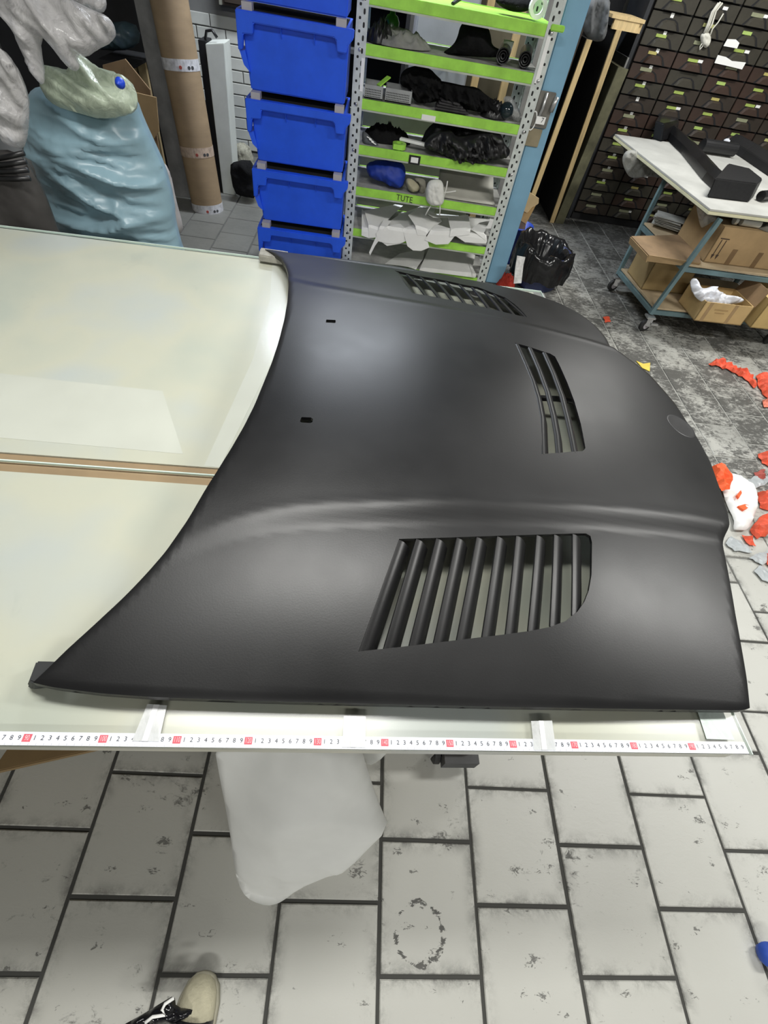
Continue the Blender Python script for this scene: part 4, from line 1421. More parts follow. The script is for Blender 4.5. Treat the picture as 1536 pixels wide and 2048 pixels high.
panel(1.37, 4.86, 5.55, 1.27, 0.03, 'black sheet panel with a pale wood front edge nearest the blue column', BLACK, 0.042, 0.055)
panel(1.68, 4.98, 5.60, 1.34, 0.03, 'black sheet panel with a pale wood edge under the wooden shelf end', BLACK, 0.040, -0.02, M('mid_wood', (0.45, 0.33, 0.16), 0.65, 0.2, 6, stretch=(8, 8, 1)))
panel(1.755, 4.99, 5.60, 1.14, 0.05, 'olive brown felt covered panel beside the drawer cabinet', M('olive_felt', (0.10, 0.095, 0.055), 0.9, 0.3, 8), 0.085, 0.05, M('olive_felt', (0, 0, 0)))
panel(1.815, 5.05, 5.60, 1.20, 0.012, 'thin grey panel against the drawer cabinet side', GREYD, 0.014, 0.02, GREYM)
panel(1.30, 4.90, 5.60, 1.55, 0.05, 'dark brown board standing behind the blue column', M('dark_brown_board', (0.05, 0.035, 0.025), 0.6, 0.3, 3), 0.05, 0.05, M('dark_brown_board', (0, 0, 0)))
sb = thing('wood_shelf_end', (1.70, 5.1, 1.34), 'end of a pale wooden shelf above the leaning panels', 'shelf')
obj('shelf_board', MB().box((1.70, 5.16, 1.405), (0.26, 0.36, 0.02)), WOOD, sb)
obj('cleat', MB().box((1.70, 5.0, 1.367), (0.20, 0.03, 0.055)), WOOD, sb)
obj('cleat', MB().box((1.815, 5.15, 1.367), (0.025, 0.30, 0.055)), WOOD, sb)
obj('black_board', MB().box((1.57, 5.65, 0.85), (0.56, 0.02, 1.7)), BLACK, label='tall black sheet against the wall behind the leaning panels', cat='board')
pillow('grey_garment', M('grey_garment', (0.11, 0.115, 0.12), 0.8, 0.25), [(1168, -10), (1222, -10), (1218, 30), (1212, 80), (1190, 85), (1168, 70), (1162, 30)], (0, 4.7, 0), (1, 0, 0), (0, 0, 1), 0.05, 0.05, 0.06, 0.02,
       crumple(0.03, 6, 3.0, 2.0, 0.5), label='grey garment hanging right of the blue column', cat='garment')

# ------------------------------------------------------------------ drawer cabinet
CY = 5.18
cab = thing('drawer_cabinet', (3.2, CY + 0.2, 0), 'tall dark brown cabinet of small labelled drawers along the back wall', 'cabinet')
CX0, PX, PZ, Z0 = 1.925, 0.335, 0.1005, 0.065
NC, NR = 8, 19
CABX1 = CX0 + NC * PX
obj('carcass', MB().box(((CX0 + CABX1) / 2, CY + 0.245, (Z0 + NR * PZ) / 2 + 0.01), (CABX1 - CX0 + 0.04, 0.43, Z0 + NR * PZ)), BLACK, cab)
obj('side_frame', MB().box((CX0 - 0.035, CY + 0.22, 0.98), (0.03, 0.46, 1.96)), M('cabinet_frame', (0.02, 0.022, 0.026), 0.5, 0.2), cab)
obj('plinth', MB().box(((CX0 + CABX1) / 2, CY + 0.02, 0.03), (CABX1 - CX0, 0.02, 0.058)), BLACK, cab)


def shared(name, mb, mat, bevel=0.0):
    o = obj(name, mb, mat, origin=(0, 0, 0), bevel=bevel)
    me = o.data
    bpy.data.objects.remove(o)
    return me


hw, hh = PX / 2 - 0.006, PZ / 2 - 0.0045
CABM2 = M('reddish_brown_drawer', (0.042, 0.024, 0.017), 0.5, 0.3, 4)
CABM3 = M('olive_brown_drawer', (0.038, 0.034, 0.024), 0.55, 0.3, 4)
dm = [shared('drawer', MB().box((0, 0.01, 0), (2 * hw, 0.02, 2 * hh)), m_, 0.003) for m_ in (CABM, CABM2, CABM3)]
# finger pull: a low arched hood with sloping ends
pv = [(-0.085, -hh + 0.004), (0.085, -hh + 0.004), (0.060, -0.004), (0.035, 0.010), (-0.035, 0.010), (-0.060, -0.004)]
pm = [shared('pull', MB().prism([(x, 0, z) for x, z in pv], [(x * 0.86, -0.022, z - (0.012 if z > -0.02 else 0)) for x, z in pv]), m_) for m_ in (CABM, CABM2, CABM3)]
gv = [(-0.105, -hh + 0.001), (-0.105, -hh + 0.006), (-0.068, 0.004), (-0.038, 0.017), (0.038, 0.017), (0.068, 0.004), (0.105, -hh + 0.006), (0.105, -hh + 0.001)]
gm = shared('pull_gap', MB().ext([(x, -0.0006, z) for x, z in gv], (0, 0.0012, 0)), BLACK)
LCOL = [M('label_%d' % i, c, 0.6, 0.12, 30) for i, c in enumerate(((0.34, 0.44, 0.10), (0.50, 0.50, 0.20), (0.26, 0.27, 0.17), (0.38, 0.52, 0.14), (0.46, 0.40, 0.13)))]
lm = [shared('label_card', MB().box((0, -0.002, 0), (w_, 0.003, h_)), LCOL[i]) for i, (w_, h_) in enumerate(((0.085, 0.018), (0.095, 0.020), (0.10, 0.022), (0.075, 0.020), (0.07, 0.018)))]
wm = shared('white_sticker', MB().box((0, -0.0015, 0), (0.026, 0.002, 0.026)), WHITEP)
wm2 = shared('white_sticker', MB().box((0, -0.0015, 0), (0.040, 0.002, 0.018)), WHITEP)


def child(name, me, parent, loc):
    o = bpy.data.objects.new(name, me)
    COL.objects.link(o)
    o.parent = parent
    o.location = loc
    return o


rr = random.Random(11)
for c in range(NC):
    for r in range(NR):
        x, z = CX0 + PX * (c + 0.5), Z0 + PZ * (r + 0.5)
        if proj((x, CY, z)) is None or not (-60 < proj((x, CY, z))[0] < 1600 and proj((x, CY, z))[1] > -60):
            continue
        mi = 2 if (r > 11 and c < 3) or rr.random() < 0.2 else (1 if rr.random() < 0.55 else 0)
        d = child('drawer', dm[mi], cab, Vector((x, CY, z)) - cab.location)
        child('pull', pm[mi], d, (0.0, 0, 0))
        child('pull_gap', gm, d, (0.0, 0, 0))
        if rr.random() < 0.93:
            child('label_card', lm[rr.choice((0, 0, 1, 2, 3, 4, 0))], d, (-0.02 + rr.uniform(-0.015, 0.015), -0.001, 0.020))
        if c == 0 and r > 1:
            child('white_sticker', wm, d, (0.0, -0.001, 0.036))
        elif rr.random() < 0.35:
            child('white_sticker', wm2, d, (0.045, -0.001, 0.022))
cords = thing('cord_bundle', P(1420, 85, y=CY - 0.03), 'white cord bundle hanging on the drawer cabinet front', 'cord')
WCO = M('white_cord', (0.62, 0.61, 0.54), 0.6, 0.1)
for k, pts in enumerate((((1445, 6), (1432, 22), (1424, 48), (1414, 66)), ((1441, 4), (1428, 22), (1419, 48), (1411, 66)), ((1437, 6), (1424, 24), (1415, 50), (1408, 66)), ((1447, 27), (1436, 45), (1425, 58), (1420, 72)))):
    obj('cord', MB().tube([P(*q, y=CY - 0.03 - 0.004 * k) for q in pts], 0.0075 if k < 3 else 0.005, 8), WCO, cords, smooth=True)
pillow('knot', WCO, [(1400, 70), (1410, 64), (1420, 66), (1423, 78), (1418, 92), (1410, 98), (1402, 86)], (0, CY - 0.03, 0), (1, 0, 0), (0, 0, 1), 0.02, 0.015, 0.02, 0.008, crumple(0.004, 40), parent=cords)
obj('cord', MB().tube([P(*q, y=CY - 0.035) for q in ((1406, 84), (1400, 93), (1399, 100), (1404, 94), (1410, 84))], 0.004, 6), WCO, cords, smooth=True)
for out, lab in ((((1447, 92), (1455, 78), (1472, 79), (1479, 86), (1474, 97)), 'white rounded tag stuck on the drawer cabinet'), (((1429, 126), (1436, 110), (1452, 114), (1464, 122), (1492, 125), (1484, 139), (1460, 133)), 'crumpled white tape piece stuck on the drawers below the rounded tag')):
    obj('paper_tag', MB().ext([P(*q, y=CY - 0.026) for q in out], (0, 0.003, 0)), WHITEP, label=lab, cat='tag')

# ------------------------------------------------------------------ cart at the right
cart = thing('trolley', (2.5, 3.6, 0), 'blue-green metal trolley with a white top and cardboard boxes below', 'trolley')
ZT = 0.775
A0, B0, C0, D0 = P(1421, 418, z=ZT), P(1230, 268, z=ZT), None, None
uy = (B0 - A0)
ux = Vector((uy.y, -uy.x, 0)).normalized()
D1, C1 = A0 + ux * 1.15, B0 + ux * 1.15
quad = [A0, D1, C1, B0]


def slab(name, ins, z0, z1, mat):
    c = (A0 + C1) / 2
    q = [p + (c - p).normalized() * ins for p in quad]
    obj(name, MB().prism([Vector((p.x, p.y, z0)) for p in q], [Vector((p.x, p.y, z1)) for p in q]), mat, cart, bevel=0.0015)


slab('top_sheet', 0.0, ZT - 0.012, ZT, M('worn_white_top', (0.46, 0.46, 0.43), 0.5, 0.12, 4))
slab('top_layer', -0.004, ZT - 0.030, ZT - 0.013, M('top_edge_cream', (0.72, 0.70, 0.48), 0.6, 0.1, 6))
slab('top_layer', 0.012, ZT - 0.036, ZT - 0.031, GREYD)
LB = [(Vector((1.965, 3.10, 0.12)), P(1441, 437, z=ZT - 0.04)), (Vector((1.90, 3.69, 0.12)), P(1335, 350, z=ZT - 0.036)), (Vector((2.98, 3.16, 0.12)), Vector((3.05, 3.16, ZT - 0.04))), (Vector((2.90, 3.75, 0.12)), Vector((2.95, 3.75, ZT - 0.04)))]
for b, t in LB:
    obj('leg', MB().beam(b, t, 0.026, 0.026, (0, 1, 0)), TEAL, cart)


def at(i, z):
    b, t = LB[i]
    return b + (t - b) * ((z - b.z) / (t.z - b.z))


for z in (0.135, 0.43):
    for i, j in ((0, 1), (0, 2), (1, 3), (2, 3)):
        obj('shelf_rail', MB().beam(at(i, z), at(j, z), 0.024, 0.026), TEAL, cart)
    q = [at(0, z + 0.02), at(2, z + 0.02), at(3, z + 0.02), at(1, z + 0.02)]
    obj('shelf_board', MB().ext(q, (0, 0, 0.012)), M('cart_board', (0.42, 0.33, 0.21), 0.75, 0.15, 4), cart)
for i in range(4):
    b = LB[i][0]
    cs = obj('castor', MB().lathe((b.x - 0.005, b.y - 0.02, 0.044), [(0.0, -0.014), (0.030, -0.014), (0.044, -0.010), (0.044, 0.010), (0.030, 0.014), (0.0, 0.014)], 22, Matrix.Rotation(math.pi / 2, 3, 'X') @ Matrix.Rotation(0.3, 3, 'Y')), RUBBER, cart)
    obj('hub', MB().lathe((b.x - 0.005, b.y - 0.02, 0.044), [(0.0, -0.017), (0.022, -0.017), (0.022, 0.017), (0.0, 0.017)], 16, Matrix.Rotation(math.pi / 2, 3, 'X') @ Matrix.Rotation(0.3, 3, 'Y')), GREYP, cs)
    obj('fork', MB().beam((b.x, b.y - 0.045, 0.05), (b.x + 0.005, b.y - 0.035, 0.105), 0.035, 0.006).beam((b.x, b.y + 0.006, 0.05), (b.x + 0.005, b.y, 0.105), 0.035, 0.006).box((b.x, b.y - 0.018, 0.108), (0.06, 0.06, 0.012)).box((b.x + 0.035, b.y - 0.055, 0.075), (0.05, 0.02, 0.014)), STEEL, cs)

# parts lying on the trolley top
ZT2 = ZT + 0.001


def sill(name, path, w_, h_, label, mat=BLACKG):
    """a hollow, bevelled car sill trim swept along the trolley top"""
    r = thing(name, path[0], label, 'car part', 'black trim parts on the trolley')
    sec = [(-0.5, 0.0), (-0.42, 0.55), (-0.15, 1.0), (0.2, 0.92), (0.5, 0.45), (0.5, 0.0)]
    mb = MB()
    pts = [Vector(p) for p in path]
    for i, p in enumerate(pts):
        d = (pts[min(i + 1, len(pts) - 1)] - pts[max(i - 1, 0)]).normalized()
        s = Vector((d.y, -d.x, 0)).normalized()
        k = (0.8, 1.0)[i < len(pts) - 1]
        mb.v += [tuple(p + s * (u * w_) + Vector((0, 0, v * h_))) for u, v in sec]
    m = len(sec)
    for i in range(len(pts) - 1):
        for j in range(m):
            mb.f.append((i * m + j, i * m + (j + 1) % m, (i + 1) * m + (j + 1) % m, (i + 1) * m + j))
    mb.f += [tuple(range(m)), tuple((len(pts) - 1) * m + j for j in range(m))]
    obj('trim_body', mb, mat, r, bevel=0.003)
    return r


s1 = sill('sill_trim', [P(1450, 392, z=ZT2), P(1418, 362, z=ZT2), P(1375, 310, z=ZT2), P(1335, 272, z=ZT2)], 0.11, 0.085, 'long black trim part with a bevelled end block on the trolley')
q = [P(*p, z=ZT2) for p in ((1413, 395), (1496, 405), (1507, 394), (1482, 372), (1440, 362))]
obj('end_block', MB().prism(q, [p + Vector((0.004, 0.03, 0.10)) for p in q]), M('carbon_black', (0.014, 0.014, 0.015), 0.4, 0.2, 60), s1, bevel=0.006)
q = [P(*p, z=ZT2) for p in ((1305, 278), (1322, 284), (1352, 276), (1346, 258), (1318, 254))]
obj('front_cap', MB().prism(q, [p + Vector((-0.02, 0.05, 0.11)) for p in q]), BLACKG, s1, bevel=0.008)
sill('side_skirt', [P(1580, 372, z=ZT2), P(1500, 318, z=ZT2), P(1462, 296, z=ZT2)], 0.17, 0.10, 'wide black skirt part at the right edge of the trolley top', M('carbon_black', (0, 0, 0)))
a, b = P(1405, 290, z=ZT2 + 0.05), P(1470, 300, z=ZT2 + 0.05)
obj('black_roll', MB().tube([a, b], 0.045, 18), M('carbon_black', (0, 0, 0)), smooth=False, label='black roll lying behind the trim parts on the trolley', cat='roll')
a, b = P(1522, 392, z=ZT2 + 0.03), P(1580, 385, z=ZT2 + 0.03)
obj('tube_piece', MB().tube([a, b], 0.030, 16), BLACKP, smooth=False, label='short black tube end at the right edge of the trolley top', cat='tube')
pillow('white_film', M('white_film', (0.74, 0.76, 0.82), 0.35, 0.08), [(1445, 284), (1452, 276), (1470, 278), (1490, 288), (1499, 302), (1484, 300), (1462, 294)], (0, P(1470, 300, z=ZT2).y + 0.05, 0), (1, 0, 0), (0, 0, 1), 0.05, 0.05, 0.05, 0.012, crumple(0.02, 14),
       label='crumpled white film behind the black skirt part', cat='film')
q = [P(*p, z=ZT2) for p in ((1480, 355), (1505, 358), (1500, 350), (1484, 349))]
obj('red_smear', MB().ext(q, (0, 0, 0.0006)), M('pale_red_mark', (0.72, 0.42, 0.38), 0.6, 0.2, 20), cart, label='pale red paint mark')

# cardboard on the middle and lower shelves


def carton(name, q, h, label, mat=CARD, tape_=True, flaps=False, wall=0.006, group='cardboard boxes on the trolley'):
    """a carton from its four bottom corners (world), open when flaps"""
    r = thing(name, (q[0] + q[2]) / 2, label, 'box', group)
    U = Vector((0, 0, h))
    nm = ('front_wall', 'side_wall', 'back_wall', 'side_wall')
    c = (q[0] + q[2]) / 2
    for i in range(4):
        a, b = q[i], q[(i + 1) % 4]
        n = ((c - (a + b) / 2) * Vector((1, 1, 0))).normalized() * wall
        obj(nm[i], MB().prism([a, b, b + n, a + n], [a + U, b + U, b + n + U, a + n + U]), mat, r)
    obj('base', MB().ext(q, (0, 0, wall)), mat, r)
    if not flaps:
        obj('lid_or_gap_sheet', MB().ext([p + U for p in q], (0, 0, wall)), mat, r)
    return r


def front_strip(root, a, b, k0, k1, h0, h1, z, mat, name='packing_tape'):
    d = b - a
    n = Vector((d.y, -d.x, 0)).normalized() * 0.001
    p0, p1 = a + d * k0, a + d * k1
    p2, p3 = a + d * (k1 + (h1 and 0)), a + d * k0
    return obj(name, MB().ext([p0 + Vector((0, 0, z[0])) + n * 0.4, p1 + Vector((0, 0, z[0])) + n * 0.4, p1 + Vector((0, 0, z[1])) + n * 0.4, p0 + Vector((0, 0, z[1])) + n * 0.4], tuple(n)), mat, root)


zm = 0.463
a = P(1406, 524, z=zm)
ex = Vector((0.98, 0.05, 0)).normalized()
ey = Vector((-0.06, 1, 0)).normalized()
big = [a, a + ex * 0.80, a + ex * 0.80 + ey * 0.42, a + ey * 0.42]
bx_ = carton('carton', big, 0.215, 'large brown carton with two arrows on the middle trolley shelf')
TAPEB = M('brown_packing_tape', (0.17, 0.105, 0.05), 0.4, 0.15)
front_strip(bx_, a, a + ex * 0.80, 0.19, 0.235, 0, 0, (0.0, 0.10), TAPEB)
front_strip(bx_, a, a + ex * 0.80, 0.43, 0.475, 0, 0, (0.0, 0.10), TAPEB)
INK = M('carton_ink', (0.05, 0.03, 0.02), 0.7, 0.1)
for k in (0.045, 0.085):
    o_ = a + ex * (0.8 * k)
    nn_ = Vector((ex.y, -ex.x, 0)) * 0.0012
    obj('arrow_print', MB().ext([o_ + ex * u + Vector((0, 0, v)) + nn_ for u, v in ((-0.003, 0.055), (-0.011, 0.055), (0, 0.025), (0.011, 0.055), (0.003, 0.055), (0.003, 0.145), (-0.003, 0.145))], tuple(nn_ * 0.3)), INK, bx_)
o_ = a + ex * (0.8 * 0.065)
obj('arrow_bar', MB().ext([o_ + ex * u + Vector((0, 0, v)) + nn_ for u, v in ((-0.032, 0.150), (0.032, 0.150), (0.032, 0.156), (-0.032, 0.156))], tuple(nn_ * 0.3)), INK, bx_)
# flat carton on the mid shelf, sticking out on the left
q = [P(*p, z=0.47) for p in ((1297, 512), (1400, 528), (1398, 470), (1262, 474))]
fc = thing('flat_carton', (q[0] + q[2]) / 2 - Vector((0, 0, 0.005)), 'flattened cardboard sheet sticking out of the middle trolley shelf', 'cardboard')
obj('sheet', MB().ext([p - Vector((0, 0, 0.006)) for p in q], (0, 0, 0.012)), CARDD, fc)
obj('flap', MB().prism([q[0] + Vector((0, 0, 0.007)), q[1] + Vector((0, 0, 0.007)), q[1] + Vector((0, 0.02, -0.03)), q[0] + Vector((0, 0.01, -0.035))], [p + Vector((0, -0.006, 0.0)) for p in (q[0] + Vector((0, 0, 0.007)), q[1] + Vector((0, 0, 0.007)), q[1] + Vector((0, 0.02, -0.03)), q[0] + Vector((0, 0.01, -0.035)))]), CARD, fc)
obj('flap', MB().prism([q[3], q[0], q[0] + Vector((0.01, 0, -0.04)), q[3] + Vector((0.01, 0, -0.04))], [p + Vector((-0.006, 0, 0)) for p in (q[3], q[0], q[0] + Vector((0.01, 0, -0.04)), q[3] + Vector((0.01, 0, -0.04)))]), CARD, fc)
# papers
a = P(1335, 452, z=0.485)
for k in range(7):
    rz = 0.1 * math.sin(k * 2.3)
    obj('paper_sheet', MB().box((a.x + 0.01 * math.sin(k), a.y + 0.02 + 0.008 * math.cos(k * 1.7), 0.485 + k * 0.009), (0.20, 0.15, 0.004), -0.5 + rz), M('grey_paper', (0.36, 0.36, 0.33), 0.7, 0.25, 9),
        label='grey paper sheet in the stack on the middle trolley shelf' if k < 6 else 'topmost grey paper sheet of the stack on the middle trolley shelf', cat='paper', group='stacked papers on the trolley')
# white rolls on top of the large carton
a = P(1470, 470, z=0.74)
top = 0.463 + 0.2225
for k, (px_, ln, lab) in enumerate(((1470, 0.13, 'white roll lying on the large carton under the trolley top'), (1455, 0.02, 'white ring beside the roll on the large carton'))):
    p = P(px_, 462, y=big[0].y + 0.06)
    obj('white_roll', MB().lathe((p.x, p.y, top + 0.026), [(0.0, 0), (0.024, 0), (0.024, ln), (0.0, ln)], 18, Matrix.Rotation(math.pi / 2, 3, 'Y')), M('roll_white', (0.60, 0.60, 0.54), 0.5, 0.08), label=lab, cat='roll')
p = P(1520, 462, y=big[0].y + 0.06)
heap('grey_glove', M('glove_grey', (0.14, 0.13, 0.11), 0.9, 0.3), (p.x + 0.05, p.y + 0.03, top), 0.18, 0.14, 0.042, 51.0, 'crumpled dark grey glove on the large carton', 'glove', s=14)
# lower shelf
zl = 0.168
q = [P(*p, z=zl) for p in ((1355, 628), (1448, 645), (1480, 600), (1362, 580))]
a = P(1388, 641, z=zl)
ob = [a, a + ex * 0.36, a + ex * 0.36 + ey * 0.26, a + ey * 0.26]
bx2 = carton('open_carton', ob, 0.135, 'open carton with white film on the lower trolley shelf', M('light_carton', (0.52, 0.37, 0.17), 0.8, 0.12, 5), flaps=True)
front_strip(bx2, ob[0], ob[1], 0.10, 0.17, 0, 0, (0.0, 0.135), CARD)
front_strip(bx2, ob[0], ob[1], 0.62, 0.69, 0, 0, (0.0, 0.135), CARD)
front_strip(bx2, ob[0], ob[1], 0.26, 0.54, 0, 0, (0.085, 0.094), M('faint_print', (0.40, 0.27, 0.12), 0.8, 0.1), 'faint_print')
front_strip(bx2, ob[0], ob[1], 0.30, 0.50, 0, 0, (0.065, 0.072), M('faint_print', (0, 0, 0)), 'faint_print')
obj('flap', MB().ext([ob[1] + Vector((0, 0, 0.135)), ob[1] + ex * 0.02 + Vector((0.02, 0.02, 0.24)), ob[2] + ex * 0.02 + Vector((0.02, 0, 0.24)), ob[2] + Vector((0, 0, 0.135))], (0.004, 0, 0)), CARDD, bx2)
c = (ob[0] + ob[2]) / 2
pillow('white_film', M('white_film', (0, 0, 0)), [(1378, 562), (1388, 552), (1398, 572), (1408, 578), (1430, 570), (1440, 590), (1460, 592), (1488, 600), (1484, 608), (1448, 612), (1412, 608), (1390, 595)], tuple(ob[0] + ey * 0.03 + Vector((0, 0, 0.1))), tuple(ex), (0, 0.6, 0.8), 0.03, 0.03, 0.04, 0.012,
       crumple(0.025, 14, 6.0), label='white plastic film spilling out of the open carton', cat='film')
a = P(1500, 655, z=zl)
rb = [a, a + ex * 0.36, a + ex * 0.36 + ey * 0.3, a + ey * 0.3]
carton('carton', rb, 0.19, 'yellowish carton at the right edge of the lower trolley shelf', M('yellow_carton', (0.56, 0.41, 0.17), 0.8, 0.1, 5))
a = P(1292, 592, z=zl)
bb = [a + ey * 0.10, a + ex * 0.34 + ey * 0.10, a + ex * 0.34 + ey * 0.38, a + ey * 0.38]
carton('carton', bb, 0.22, 'plain brown carton at the left end of the lower trolley shelf', M('plain_brown_carton', (0.36, 0.26, 0.12), 0.85, 0.12, 4))  # plain brown cardboard
pillow('hanging_film', plastic_film('grey_film', (0.42, 0.42, 0.39), 0.6, 0.3), [(1243, 318), (1252, 300), (1275, 300), (1310, 330), (1325, 358), (1300, 352), (1262, 358), (1250, 342)], (0, 4.3, 0), (1, 0, 0), (0, 0, 1), 0.015, 0.012, 0.03, 0.012, crumple(0.012, 9, 12.0),
       label='grey plastic film hanging under the far end of the trolley top', cat='film')
pillow('hanging_film', plastic_film('grey_film', (0, 0, 0), 0), [(1392, 400), (1420, 412), (1440, 436), (1410, 452), (1402, 458), (1395, 430)], (0, 3.35, 0), (1, 0, 0), (0, 0, 1), 0.02, 0.02, 0.03, 0.012, crumple(0.01, 12, 14.0),
       label='grey plastic film hanging beside the near trolley leg', cat='film')

# ------------------------------------------------------------------ bins and litter right of the column
# bag-lined bin
bc = Vector((1.235, 3.60, 0))
tb = thing('waste_bin', bc, 'dark blue waste bin lined with a black bag beside the blue column', 'waste bin')
obj('bucket', MB().lathe(bc, [(0.0, 0.002), (0.15, 0.002), (0.165, 0.02), (0.195, 0.26), (0.188, 0.26), (0.155, 0.02), (0.0, 0.015)], 32), M('navy_plastic', (0.015, 0.025, 0.09), 0.5, 0.15), tb, smooth=True)
mb = MB()
n, rows = 96, []
prof = [(0.208, 0.085), (0.215, 0.12), (0.218, 0.18), (0.214, 0.24), (0.205, 0.292), (0.178, 0.288), (0.150, 0.22), (0.135, 0.12), (0.09, 0.05), (0.0, 0.045)]
for i, (r, z) in enumerate(prof):
    for k in range(n):
        t = 2 * math.pi * k / n
        f = 1 - 2 * abs(noise.noise(Vector((math.cos(t) * 5, math.sin(t) * 5, z * 12))))
        g = 1 - 2 * abs(noise.noise(Vector((math.cos(t) * 11, math.sin(t) * 11, z * 26 + 5))))
        rr_ = r + (0.018 * f + 0.010 * g - 0.008) * (1 if i < 8 else 0.3)
        zz = z + 0.035 * noise.noise(Vector((math.cos(t) * 2.5, math.sin(t) * 2.5, i * 0.3))) + (0.025 * math.cos(t - 2.6) if 3 <= i <= 5 else 0)
        mb.v.append((bc.x + rr_ * math.cos(t), bc.y + rr_ * math.sin(t), zz))
for i in range(len(prof) - 1):
    for k in range(n):
        mb.f.append((i * n + k, i * n + (k + 1) % n, (i + 1) * n + (k + 1) % n, (i + 1) * n + k))
obj('bag_liner', mb, M('black_bin_liner', (0.010, 0.010, 0.011), 0.18, 0.3), tb, smooth=True, label='glossy black bag liner')
q = [PP(*p, (1.12, 3.375, 0.1), (0.35, -1, 0.25)) for p in ((1027, 567), (1042, 566), (1046, 530), (1050, 514), (1034, 511), (1030, 535))]
obj('paper_label', MB().ext(q, (0.002, -0.004, 0.001)), M('crumpled_label', (0.62, 0.62, 0.61), 0.6, 0.2, 40), tb, label='crumpled white label strip')
c2 = Vector((1.085, 3.98, 0))
bk = thing('blue_bucket', c2, 'royal blue bucket behind the black bag bin', 'bucket')
obj('body', MB().lathe(c2, [(0, 0), (0.09, 0), (0.112, 0.262), (0.118, 0.262), (0.118, 0.275), (0.106, 0.275), (0.086, 0.012), (0, 0.012)], 28), M('royal_blue_plastic', (0.010, 0.045, 0.34), 0.45, 0.1), bk, smooth=True)
pb = thing('paper_box_piece', P(1052, 470, y=4.0), 'folded pale cardboard piece standing in the blue bucket', 'cardboard')
fo_ = [(1036, 440), (1057, 383), (1078, 397), (1078, 405), (1074, 410), (1064, 413), (1058, 426)]
obj('upper_flap', MB().ext([P(*q, y=3.955) for q in ((1043, 420), (1057, 383), (1078, 397), (1077, 407), (1070, 412), (1060, 416), (1054, 426))], (0, 0.006, 0)), CARDL, pb)
obj('lower_face', MB().ext([P(*q, y=3.963) for q in ((1036, 438), (1043, 419), (1056, 424), (1066, 412), (1071, 412), (1052, 448))], (0, 0.006, 0)), M('mid_cardboard', (0.55, 0.35, 0.14), 0.8, 0.12, 5), pb)
obj('stem', MB().ext([P(*q, y=3.97) for q in ((1036, 438), (1052, 448), (1048, 470), (1036, 468))], (0, 0.05, 0)), CARDD, pb)
q = [P(*p, z=0.002) for p in ((1028, 578), (1085, 583), (1092, 594), (1060, 588))]
obj('white_paper', MB().ext([P(*p, z=0.003) for p in ((1027, 576), (1086, 583), (1091, 596), (1062, 598))], (0, 0, 0.002)), WHITEP, label='white paper on the floor in front of the black bag bin', cat='paper')
heap('red_rag', M('red_rag', (0.42, 0.03, 0.015), 0.8, 0.25), tuple(P(1010, 572, z=0.0)), 0.14, 0.12, 0.07, 61.0, 'red rag on the floor between column and black bag bin', 'rag', s=12)


def scrap(out, label, mat=REDP, h=0.02, seed=1.0, cat='paper scrap', group='red paper scraps on the floor', step=0.013, amp=0.016, name='paper_scrap', z=0.010):
    """a crumpled, torn scrap lying on the floor"""
    rg = random.Random(int(seed * 13))
    torn = []
    for i in range(len(out)):
        a_, b_ = np.array(out[i], float), np.array(out[(i + 1) % len(out)], float)
        torn.append(tuple(a_))
        L = np.linalg.norm(b_ - a_)
        n_ = np.array([-(b_ - a_)[1], (b_ - a_)[0]]) / (L + 1e-6)
        for k in range(int(L // 9)):
            torn.append(tuple(a_ + (b_ - a_) * (k + 1) / (int(L // 9) + 1) + n_ * rg.uniform(-2.2, 2.2)))
    o = pillow(name, mat, torn, (0, 0, z), (1, 0, 0), (0, 1, 0), h * 0.6, 0.007, 0.02, step, crumple(amp, 16, seed), label=label, cat=cat, group=group, smooth_it=0)
    for p in o.data.polygons:
        p.use_smooth = False
    return o


scrap([(1206, 634), (1219, 633), (1222, 643), (1210, 645)], 'small red scrap on the floor left of the trolley castor', h=0.004, amp=0.001, seed=1)
scrap([(1417, 728), (1428, 721), (1448, 724), (1470, 736), (1494, 742), (1505, 756), (1514, 772), (1508, 776), (1490, 758), (1465, 744), (1440, 733), (1424, 731)], 'long twisted red strip on the dirty floor tiles', seed=2)
scrap([(1512, 752), (1524, 746), (1545, 760), (1545, 800), (1530, 792), (1518, 775)], 'red scrap at the end of the long twisted strip', seed=3, h=0.03)
scrap([(1525, 800), (1545, 792), (1545, 818), (1528, 814)], 'small pale red scrap at the right picture edge', M('pale_red_paper', (0.74, 0.22, 0.14), 0.6, 0.2), seed=4)
scrap([(1516, 908), (1545, 900), (1545, 935), (1524, 926)], 'red scrap at the right picture edge above the white rag', seed=5)
scrap([(1508, 945), (1530, 938), (1532, 958), (1515, 960)], 'thin dark red scrap above the grey strips', M('dark_red_paper', (0.40, 0.08, 0.06), 0.6, 0.2), seed=6)
scrap([(1420, 935), (1436, 932), (1458, 944), (1466, 960), (1460, 978), (1444, 982), (1430, 960)], 'bright orange red scrap lying on the white rag beside the hood', M('orange_red_paper', (0.85, 0.12, 0.03), 0.6, 0.1), seed=7, h=0.04, z=0.058)
scrap([(1515, 985), (1545, 978), (1545, 1020), (1520, 1015)], 'red scrap right of the white rag', seed=8, h=0.03)
scrap([(1500, 1060), (1525, 1030), (1545, 1030), (1545, 1065), (1515, 1078)], 'large red scrap right of the lower end of the white rag', seed=9, h=0.04)
scrap([(1484, 1070), (1505, 1075), (1512, 1092), (1500, 1090)], 'small red scrap below the white rag', seed=10)
scrap([(1532, 1108), (1545, 1100), (1545, 1140), (1534, 1128)], 'red scrap at the right picture edge below the grey strips', seed=11)
GST = M('grey_film_strip', (0.40, 0.43, 0.44), 0.4, 0.15, 10)
